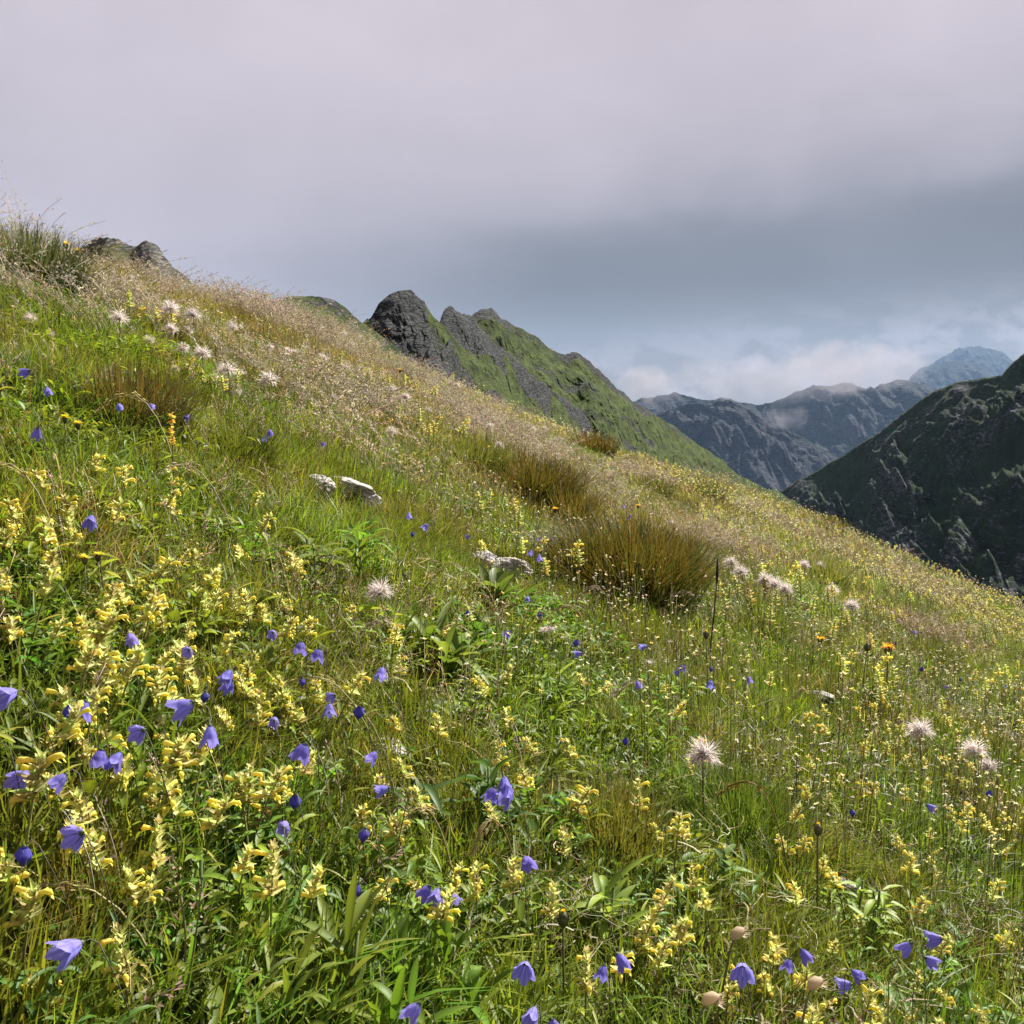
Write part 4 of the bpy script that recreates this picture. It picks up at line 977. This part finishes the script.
def lay(name, groups, step, y0, y1, kind, label, cat, dens=None, margin=.35, s0=.92, s1=1.1, avoid=0.0):
    col, rng = patches(name, groups)
    ys = np.arange(y0, y1, step); xm = .6 * y1 + margin; xs = np.arange(-xm, xm, step)
    X, Y = np.meshgrid(xs, ys); X = X.ravel(); Y = Y.ravel()
    X = X + NR.uniform(-.3, .3, len(X)) * step; Y = Y + NR.uniform(-.3, .3, len(Y)) * step
    ok = np.abs(X) < .6 * np.maximum(Y, 0) + margin + step * .5
    ok &= X ** 2 + Y ** 2 > .10
    if avoid:
        for (a, b, r) in ROCKS: ok &= ~((np.abs(X - a) < r + avoid) & (Y < b + r + avoid) & (Y > b - r * 1.6 - .12 - avoid))
    if dens is not None: ok &= NR.random(len(X)) < dens(X, Y)
    X, Y = X[ok], Y[ok]; Z = ground(X, Y); e = step * .4
    gx = (ground(X + e, Y) - ground(X - e, Y)) / (2 * e); gy = (ground(X, Y + e) - ground(X, Y - e)) / (2 * e)
    Z = .5 * Z + .125 * (ground(X + e, Y) + ground(X - e, Y) + ground(X, Y + e) + ground(X, Y - e))
    yaw = np.arctan2(-gy, -gx); tilt = np.arctan(np.hypot(gx, gy)) - math.atan(KSH)
    g = kind(X, Y); idx = np.array([rng[k][0] + NR.integers(rng[k][1]) for k in g])
    scatter(name, col, np.stack([X, Y, Z], -1), yaw, s0 + (s1 - s0) * NR.random(len(X)), idx, label, cat, tilt)
    print(name, len(X))

def pk_near(x, y):
    n = vnoise(x, y, .42, 11) * .75 + .25 * vnoise(x, y, .15, 12) - np.clip((y - 2.0) / 2.5, 0, 1) * .10
    n = n + np.clip(1.5 - y, 0, 1) * .12
    return np.where(n > .43, 0, np.where(n > .28, 1, 2))
lay('meadow_grass', [(turf[:5] + turf[10:], 46, .13, 7), (turf[3:8], 44, .13, 5), (turf[6:10], 42, .13, 4)], .2, .15, 4.4, pk_near, 'short green and yellow green grass covering the near slope', 'grass', lambda x, y: (vnoise(x, y, .33, 40) > .10) * 1.0, avoid=.13)
def pk_mid(x, y):
    n = vnoise(x, y, 1.3, 13) * .6 + vnoise(x, y, .5, 14) * .4 + np.clip(x / y, -.5, .5) * .25 - np.clip((y - 5) / 8, 0, .12)
    return np.where(n > .50, 0, np.where(n > .36, 1, 2))
fg = [(far_turf[:3], 60, .26, 4), (far_turf[2:6], 58, .26, 4), (far_turf[4:], 56, .26, 3)]
lay('open_grass', fg, .4, 4.0, 10, pk_mid, 'wind combed grass of the middle slope', 'grass')
fg2 = [(far_turf[:3], 80, .5, 3), (far_turf[2:6], 76, .5, 3), (far_turf[4:], 70, .5, 3)]
lay('crest_grass', fg2, .75, 9.7, 36, pk_mid, 'wind combed grass along the crest of the slope', 'grass', margin=1)
gc = [forb_tuft(46, .05, .07, .024, .009, [GREEN, GREEN2, (.13, .20, .02)]) for _ in range(3)] + [forb_tuft(34, .05, .10, .034, .006, [GREEN2, YGREEN, (.13, .20, .03)]) for _ in range(2)] + [forb_tuft(18, .05, .05, .04, .015, [GREEN2, DEEP]) for _ in range(2)]
lt = [curl_litter(46, .05, [(.42, .38, .24), OLIVE, (.34, .30, .18), BROWN]) for _ in range(3)]  # dry straw, its pale tones brightened to put highlight sparkle into the colour
lay('leafy_ground_cover', [(gc, 22, .14, 5), (gc[3:] + lt, 18, .14, 4), (lt, 12, .14, 3)], .21, .2, 5, lambda x, y: (vnoise(x, y, .35, 15) < .42) * 1 + (vnoise(x, y, .35, 15) < .22) * 1, 'small leaves and curled dry blades between the grass', 'ground cover', lambda x, y: (.4 + .6 * (vnoise(x, y, .4, 25) > .4)) * np.clip(y / 1.2, .5, 1), avoid=.13)
pn = [panicle_tuft(3, .05, .10, .21, [STRAW, PINK, BROWN], 18, .0048) for _ in range(3)]
lay('seeding_grass', [(pn, 7, .14, 6)], .26, .5, 4.6, lambda x, y: np.zeros(len(x), int), 'thin brownish seeding stems in the near grass', 'grass', lambda x, y: .15 + .5 * (vnoise(x, y, .6, 16) > .5) + np.clip((y - 1.2) / 2, 0, .5), avoid=.06)
pq = [panicle_tuft(9, .11, .14, .32, [PINK, (.32, .26, .19), STRAW], 16, .010, (.3, 1.0)) for _ in range(4)]; pb = [panicle_tuft(7, .10, .12, .26, [BROWN, (.22, .16, .10), PINK], 14, .009) for _ in range(2)]
def den_q(x, y): return np.clip((.42 - (x / y) * .85) * (.15 + .85 * (vnoise(x, y, 1.3, 17) > .40)) * np.clip((y - 1.8) / 2, .05, 1), .02, 1)
lay('pale_seeding_grass', [(pq, 20, .24, 5), (pb + pq[:1], 18, .24, 3)], .38, 3.1, 9, lambda x, y: (vnoise(x, y, .8, 27) < .4) * 1, 'pale pinkish seeding grass bowed by wind on the middle slope', 'grass', den_q, .6)
lay('pale_crest_grass', [(pq, 26, .48, 4), (pb + pq[:1], 24, .48, 3)], .75, 9, 34, lambda x, y: (vnoise(x, y, 2, 27) < .4) * 1, 'pale seeding grass bowed by wind along the crest', 'grass', den_q, 1)
def sp(cols, size): return [speck_tuft(5, .12, .10, .22, [c], size) for c in cols]
CRM = [(.68, .62, .28), (.66, .60, .44), (.66, .60, .14), (.60, .50, .42)]
def den_s(x, y): return np.clip(.35 + x / y * 1.2, .10, 1) * (.3 + .7 * (vnoise(x, y, 1.1, 18) > .36))
lay('tiny_wildflowers', [(sp(CRM, .0055), 13, .2, 5), (sp(CRM[:2], .0055) + sp([(.05, .03, .025)], .007), 13, .2, 3)], .32, 1.7, 8, lambda x, y: (NR.random(len(x)) < .35) * 1, 'tiny white, cream and brown flower heads speckling the middle slope', 'wildflowers', den_s, .6)
lay('crest_wildflowers', [(sp(CRM, .011), 30, .45, 4), (sp(CRM[1:3], .011) + sp([(.05, .03, .025)], .014), 26, .45, 3)], .7, 8, 32, lambda x, y: (NR.random(len(x)) < .35) * 1, 'tiny pale flower heads speckling the slope up to the crest', 'wildflowers', den_s, 1)
rfm = []
for _ in range(4):
    t = MB(); rattle_into = rattle_spec(.17, True, t); rfm.append(t)
lay('distant_yellow_rattle', [(rfm, 5, .22, 5)], .42, 3.0, 22, lambda x, y: np.zeros(len(x), int), 'countless small yellow rattle spikes farther up the slope', 'wildflowers', lambda x, y: np.clip(.42 + x / y * 1.1, .04, 1) * (.25 + .75 * (vnoise(x, y, 1.2, 19) > .4)), .6)
# tufts filling in round the rocks
fx, fy = [], []
for (a, b_, r) in ROCKS:
    n = int(1100 * (2 * (r + .15)) * (2.6 * r + .4)); fx.append(a + NR.uniform(-1, 1, n) * (r + .15)); fy.append(NR.uniform(b_ - r * 1.6 - .27, b_ + r + .15, n))
fx = np.concatenate(fx); fy = np.concatenate(fy); ok = clear(fx, fy, .85); fx, fy = fx[ok], fy[ok]
cT = proto_collection('turf_tuft', turf)
scatter('grass_round_rocks', cT, np.stack([fx, fy, ground(fx, fy)], -1), NR.random(len(fx)) * 6.28, .55 + .5 * NR.random(len(fx)), (NR.random(len(fx)) * 10).astype(int), 'short grass growing round the pale rocks', 'grass')

# ------------------------------------------------------------------ light
AZ, EL = math.radians(44), math.radians(47)
S = Vector((math.sin(AZ) * math.cos(EL), math.cos(AZ) * math.cos(EL), math.sin(EL)))
sun = bpy.data.lights.new('sun', 'SUN'); sun.energy = 5.0; sun.angle = math.radians(.6); sun.color = (1, .95, .87)
so = bpy.data.objects.new('sun', sun); C.objects.link(so); so.rotation_euler = (-S).to_track_quat('-Z', 'Y').to_euler(); so.location = (0, 0, 50)

w = bpy.data.worlds.new('World'); scene.world = w; w.use_nodes = True
nt = w.node_tree; nd, lk = nt.nodes, nt.links; nd.clear()
out = N(nd, 'ShaderNodeOutputWorld'); bg = N(nd, 'ShaderNodeBackground'); bg.inputs['Strength'].default_value = .1
sky = N(nd, 'ShaderNodeTexSky'); sky.sky_type = 'NISHITA'; sky.sun_disc = False; sky.sun_elevation = EL; sky.sun_rotation = AZ; sky.altitude = 2300
tc = N(nd, 'ShaderNodeTexCoord'); sep = N(nd, 'ShaderNodeSeparateXYZ'); lk.new(tc.outputs['Generated'], sep.inputs[0])
def noise_w(scale, xyz, det=6, rough=.55, dist=0.0):
    mp = N(nd, 'ShaderNodeMapping'); mp.inputs['Scale'].default_value = xyz; lk.new(tc.outputs['Generated'], mp.inputs[0])
    n = N(nd, 'ShaderNodeTexNoise'); n.inputs['Scale'].default_value = scale; n.inputs['Detail'].default_value = det; n.inputs['Roughness'].default_value = rough; n.inputs['Distortion'].default_value = dist
    lk.new(mp.outputs[0], n.inputs['Vector']); return n.outputs[0]
M_ = lambda op, a, b=None, c=False: math_node(nd, lk, op, a, b, c)
nbig = noise_w(2.2, (1, 1, 2.4), 4, .5, .4); nmid = noise_w(3.6, (1, 1, 1.7), 6, .5, .2); nfin = noise_w(22, (1, 1, 1.8), 9, .6, .25)
el = M_('ADD', sep.outputs['Z'], M_('MULTIPLY', M_('SUBTRACT', nbig, .5), .14))
el = M_('ADD', el, M_('MULTIPLY', M_('SUBTRACT', nmid, .5), .05))
el = M_('SUBTRACT', el, M_('MULTIPLY', sep.outputs['X'], .06))
cr = N(nd, 'ShaderNodeValToRGB'); cr.color_ramp.interpolation = 'B_SPLINE'; lk.new(el, cr.inputs[0])
E = cr.color_ramp.elements
def s2l(c): return tuple(((x / 255) / 12.92 if x <= 10 else ((x / 255 + .055) / 1.055) ** 2.4) for x in c)
stops = [(0.0, (150, 140, 130)), (.04, (134, 130, 124)), (.10, (114, 108, 101)), (.14, (116, 113, 111)), (.175, (134, 132, 135)), (.20, (168, 162, 169)), (.24, (186, 178, 187)), (.32, (204, 195, 204)), (.40, (210, 201, 210)), (.48, (202, 196, 205)), (.7, (190, 188, 196)), (1.0, (180, 182, 190))]
E[0].position, E[0].color = stops[0][0], (*s2l(stops[0][1]), 1); E[1].position, E[1].color = stops[-1][0], (*s2l(stops[-1][1]), 1)
for ps, c in stops[1:-1]:
    x = E.new(ps); x.color = (*s2l(c), 1)
# the uphill side of the sky is a lighter veil without the slate band
veil = N(nd, 'ShaderNodeMapRange'); veil.interpolation_type = 'SMOOTHSTEP'; veil.inputs['From Min'].default_value = .05; veil.inputs['From Max'].default_value = -.42; veil.inputs['To Max'].default_value = .95
lk.new(M_('ADD', sep.outputs['X'], M_('MULTIPLY', M_('SUBTRACT', nbig, .5), .3)), veil.inputs['Value'])
mx = N(nd, 'ShaderNodeMix', data_type='RGBA'); lk.new(veil.outputs[0], mx.inputs[0]); lk.new(cr.outputs[0], mx.inputs[6]); mx.inputs[7].default_value = (*s2l((205, 197, 207)), 1)
# soft mottling of the cloud base
mot = N(nd, 'ShaderNodeMapRange'); mot.inputs['From Min'].default_value = .3; mot.inputs['From Max'].default_value = .7; mot.inputs['To Min'].default_value = .91; mot.inputs['To Max'].default_value = 1.09
lk.new(nmid, mot.inputs['Value'])
mm = N(nd, 'ShaderNodeMix', data_type='RGBA', blend_type='MULTIPLY'); mm.inputs[0].default_value = 1; lk.new(mx.outputs[2], mm.inputs[6]); lk.new(mot.outputs[0], mm.inputs[7])
# bright sunlit cumulus low above the far range
band = N(nd, 'ShaderNodeMapRange'); band.interpolation_type = 'SMOOTHSTEP'; band.inputs['From Min'].default_value = .105; band.inputs['From Max'].default_value = .035
lk.new(M_('ADD', M_('SUBTRACT', sep.outputs['Z'], M_('MULTIPLY', sep.outputs['X'], .10)), M_('MULTIPLY', M_('SUBTRACT', nfin, .5), .10)), band.inputs['Value'])
pf = N(nd, 'ShaderNodeMapRange'); pf.inputs['From Min'].default_value = .44; pf.inputs['From Max'].default_value = .62; pf.interpolation_type = 'SMOOTHSTEP'
lk.new(nfin, pf.inputs['Value'])
pfac = M_('MULTIPLY', band.outputs[0], M_('ADD', M_('MULTIPLY', pf.outputs[0], .65), .12), True)
mp_ = N(nd, 'ShaderNodeMix', data_type='RGBA'); lk.new(pfac, mp_.inputs[0]); lk.new(mm.outputs[2], mp_.inputs[6]); mp_.inputs[7].default_value = (*s2l((190, 180, 184)), 1)
sc10 = N(nd, 'ShaderNodeMix', data_type='RGBA', blend_type='MULTIPLY'); sc10.inputs[0].default_value = 1; lk.new(mp_.outputs[2], sc10.inputs[6]); sc10.inputs[7].default_value = (3.62, 3.50, 3.40, 1)
fin = N(nd, 'ShaderNodeMix', data_type='RGBA'); fin.inputs[0].default_value = .985; lk.new(sky.outputs[0], fin.inputs[6]); lk.new(sc10.outputs[2], fin.inputs[7])
lk.new(fin.outputs[2], bg.inputs['Color']); lk.new(bg.outputs[0], out.inputs[0])

# ------------------------------------------------------------------ air
HAZE = 1.4e-5
import bmesh
bm = bmesh.new(); bmesh.ops.create_cube(bm, size=1)
for v in bm.verts: v.co = Vector((v.co.x * 34000, (v.co.y + .5) * 29500 - 2000, -1401 if v.co.z < 0 else 2300))
me = bpy.data.meshes.new('haze'); bm.to_mesh(me); bm.free()
m, nt2, nd2, lk2 = newmat('air'); o2 = N(nd2, 'ShaderNodeOutputMaterial'); pv = N(nd2, 'ShaderNodeVolumePrincipled')
pv.inputs['Color'].default_value = (.38, .58, .90, 1); pv.inputs['Density'].default_value = HAZE; pv.inputs['Anisotropy'].default_value = .1
lk2.new(pv.outputs[0], o2.inputs['Volume']); me.materials.append(m)
tag(obj('haze', me), 'pale blue mountain air', 'haze', None, 'stuff')


def cloud(px, py, D, wpx, hpx, dep, dens, thr, seed, label):
    u, w_ = ray(px, py)
    bm = bmesh.new(); bmesh.ops.create_icosphere(bm, subdivisions=4, radius=1)
    for v in bm.verts:
        v.co *= 1 + .22 * noise.fractal(v.co * 1.6 + Vector((seed, 0, 0)), .8, 2, 4)
    me = bpy.data.meshes.new('cloud'); bm.to_mesh(me); bm.free()
    o = obj('cloud', me, None, (u * D, D, w_ * D)); sc = (wpx * D / F / 2, dep, hpx * D / F / 2); o.scale = sc
    m, nt, nd, lk = newmat('cloud_vapour'); ou = N(nd, 'ShaderNodeOutputMaterial'); pv = N(nd, 'ShaderNodeVolumePrincipled')
    pv.inputs['Color'].default_value = (.50, .47, .50, 1); pv.inputs['Anisotropy'].default_value = .2
    tc = N(nd, 'ShaderNodeTexCoord'); ln = N(nd, 'ShaderNodeVectorMath', operation='LENGTH'); lk.new(tc.outputs['Object'], ln.inputs[0])
    mp = N(nd, 'ShaderNodeMapping'); mp.inputs['Scale'].default_value = (sc[0] / (D * .0165), sc[1] / (D * .0165), sc[2] / (D * .0165)); mp.inputs['Location'].default_value = (seed, seed * 2, 0); lk.new(tc.outputs['Object'], mp.inputs[0])
    n = N(nd, 'ShaderNodeTexNoise'); n.inputs['Scale'].default_value = .62; n.inputs['Detail'].default_value = 6; n.inputs['Roughness'].default_value = .6; lk.new(mp.outputs[0], n.inputs['Vector'])
    a = math_node(nd, lk, 'SUBTRACT', 1.0, ln.outputs['Value']); a = math_node(nd, lk, 'MULTIPLY', a, .8)
    d = math_node(nd, lk, 'SUBTRACT', math_node(nd, lk, 'ADD', a, math_node(nd, lk, 'MULTIPLY', math_node(nd, lk, 'SUBTRACT', n.outputs[0], .5), 2.2)), thr)
    d = math_node(nd, lk, 'MULTIPLY', d, dens * 3, False); d = math_node(nd, lk, 'MAXIMUM', d, 0.0)
    d = math_node(nd, lk, 'MULTIPLY', d, math_node(nd, lk, 'MULTIPLY', math_node(nd, lk, 'SUBTRACT', .92, ln.outputs['Value']), 6, True))
    lk.new(d, pv.inputs['Density']); lk.new(pv.outputs[0], ou.inputs['Volume']); me.materials.append(m)
    tag(o, label, 'cloud', None, 'stuff')
cloud(648, 388, 3400, 84, 56, 90, .0042, .10, 1.0, 'small bright puff of cloud behind the end of the ridge')
cloud(760, 380, 7000, 290, 60, 240, .0009, .02, 4.0, 'grey cloud lying along the range tops')
cloud(850, 366, 7600, 190, 66, 290, .0014, .05, 8.0, 'sunlit cloud bank rising over the range')
cloud(785, 418, 5200, 70, 40, 110, .0020, .20, 12.0, 'thin wisp of cloud hanging on the spur')
scene.render.engine = 'CYCLES'
cy = scene.cycles
cy.use_denoising = True
try: cy.denoiser = 'OPENIMAGEDENOISE'; cy.denoising_input_passes = 'RGB_ALBEDO_NORMAL'
except Exception: pass
cy.max_bounces = 4; cy.diffuse_bounces = 2; cy.glossy_bounces = 1; cy.transmission_bounces = 3; cy.volume_bounces = 2; cy.transparent_max_bounces = 6
cy.caustics_reflective = False; cy.caustics_refractive = False; cy.sample_clamp_indirect = 4
scene.view_settings.view_transform = 'Standard'; scene.view_settings.look = 'None'; scene.view_settings.exposure = 1.45; scene.view_settings.gamma = 1
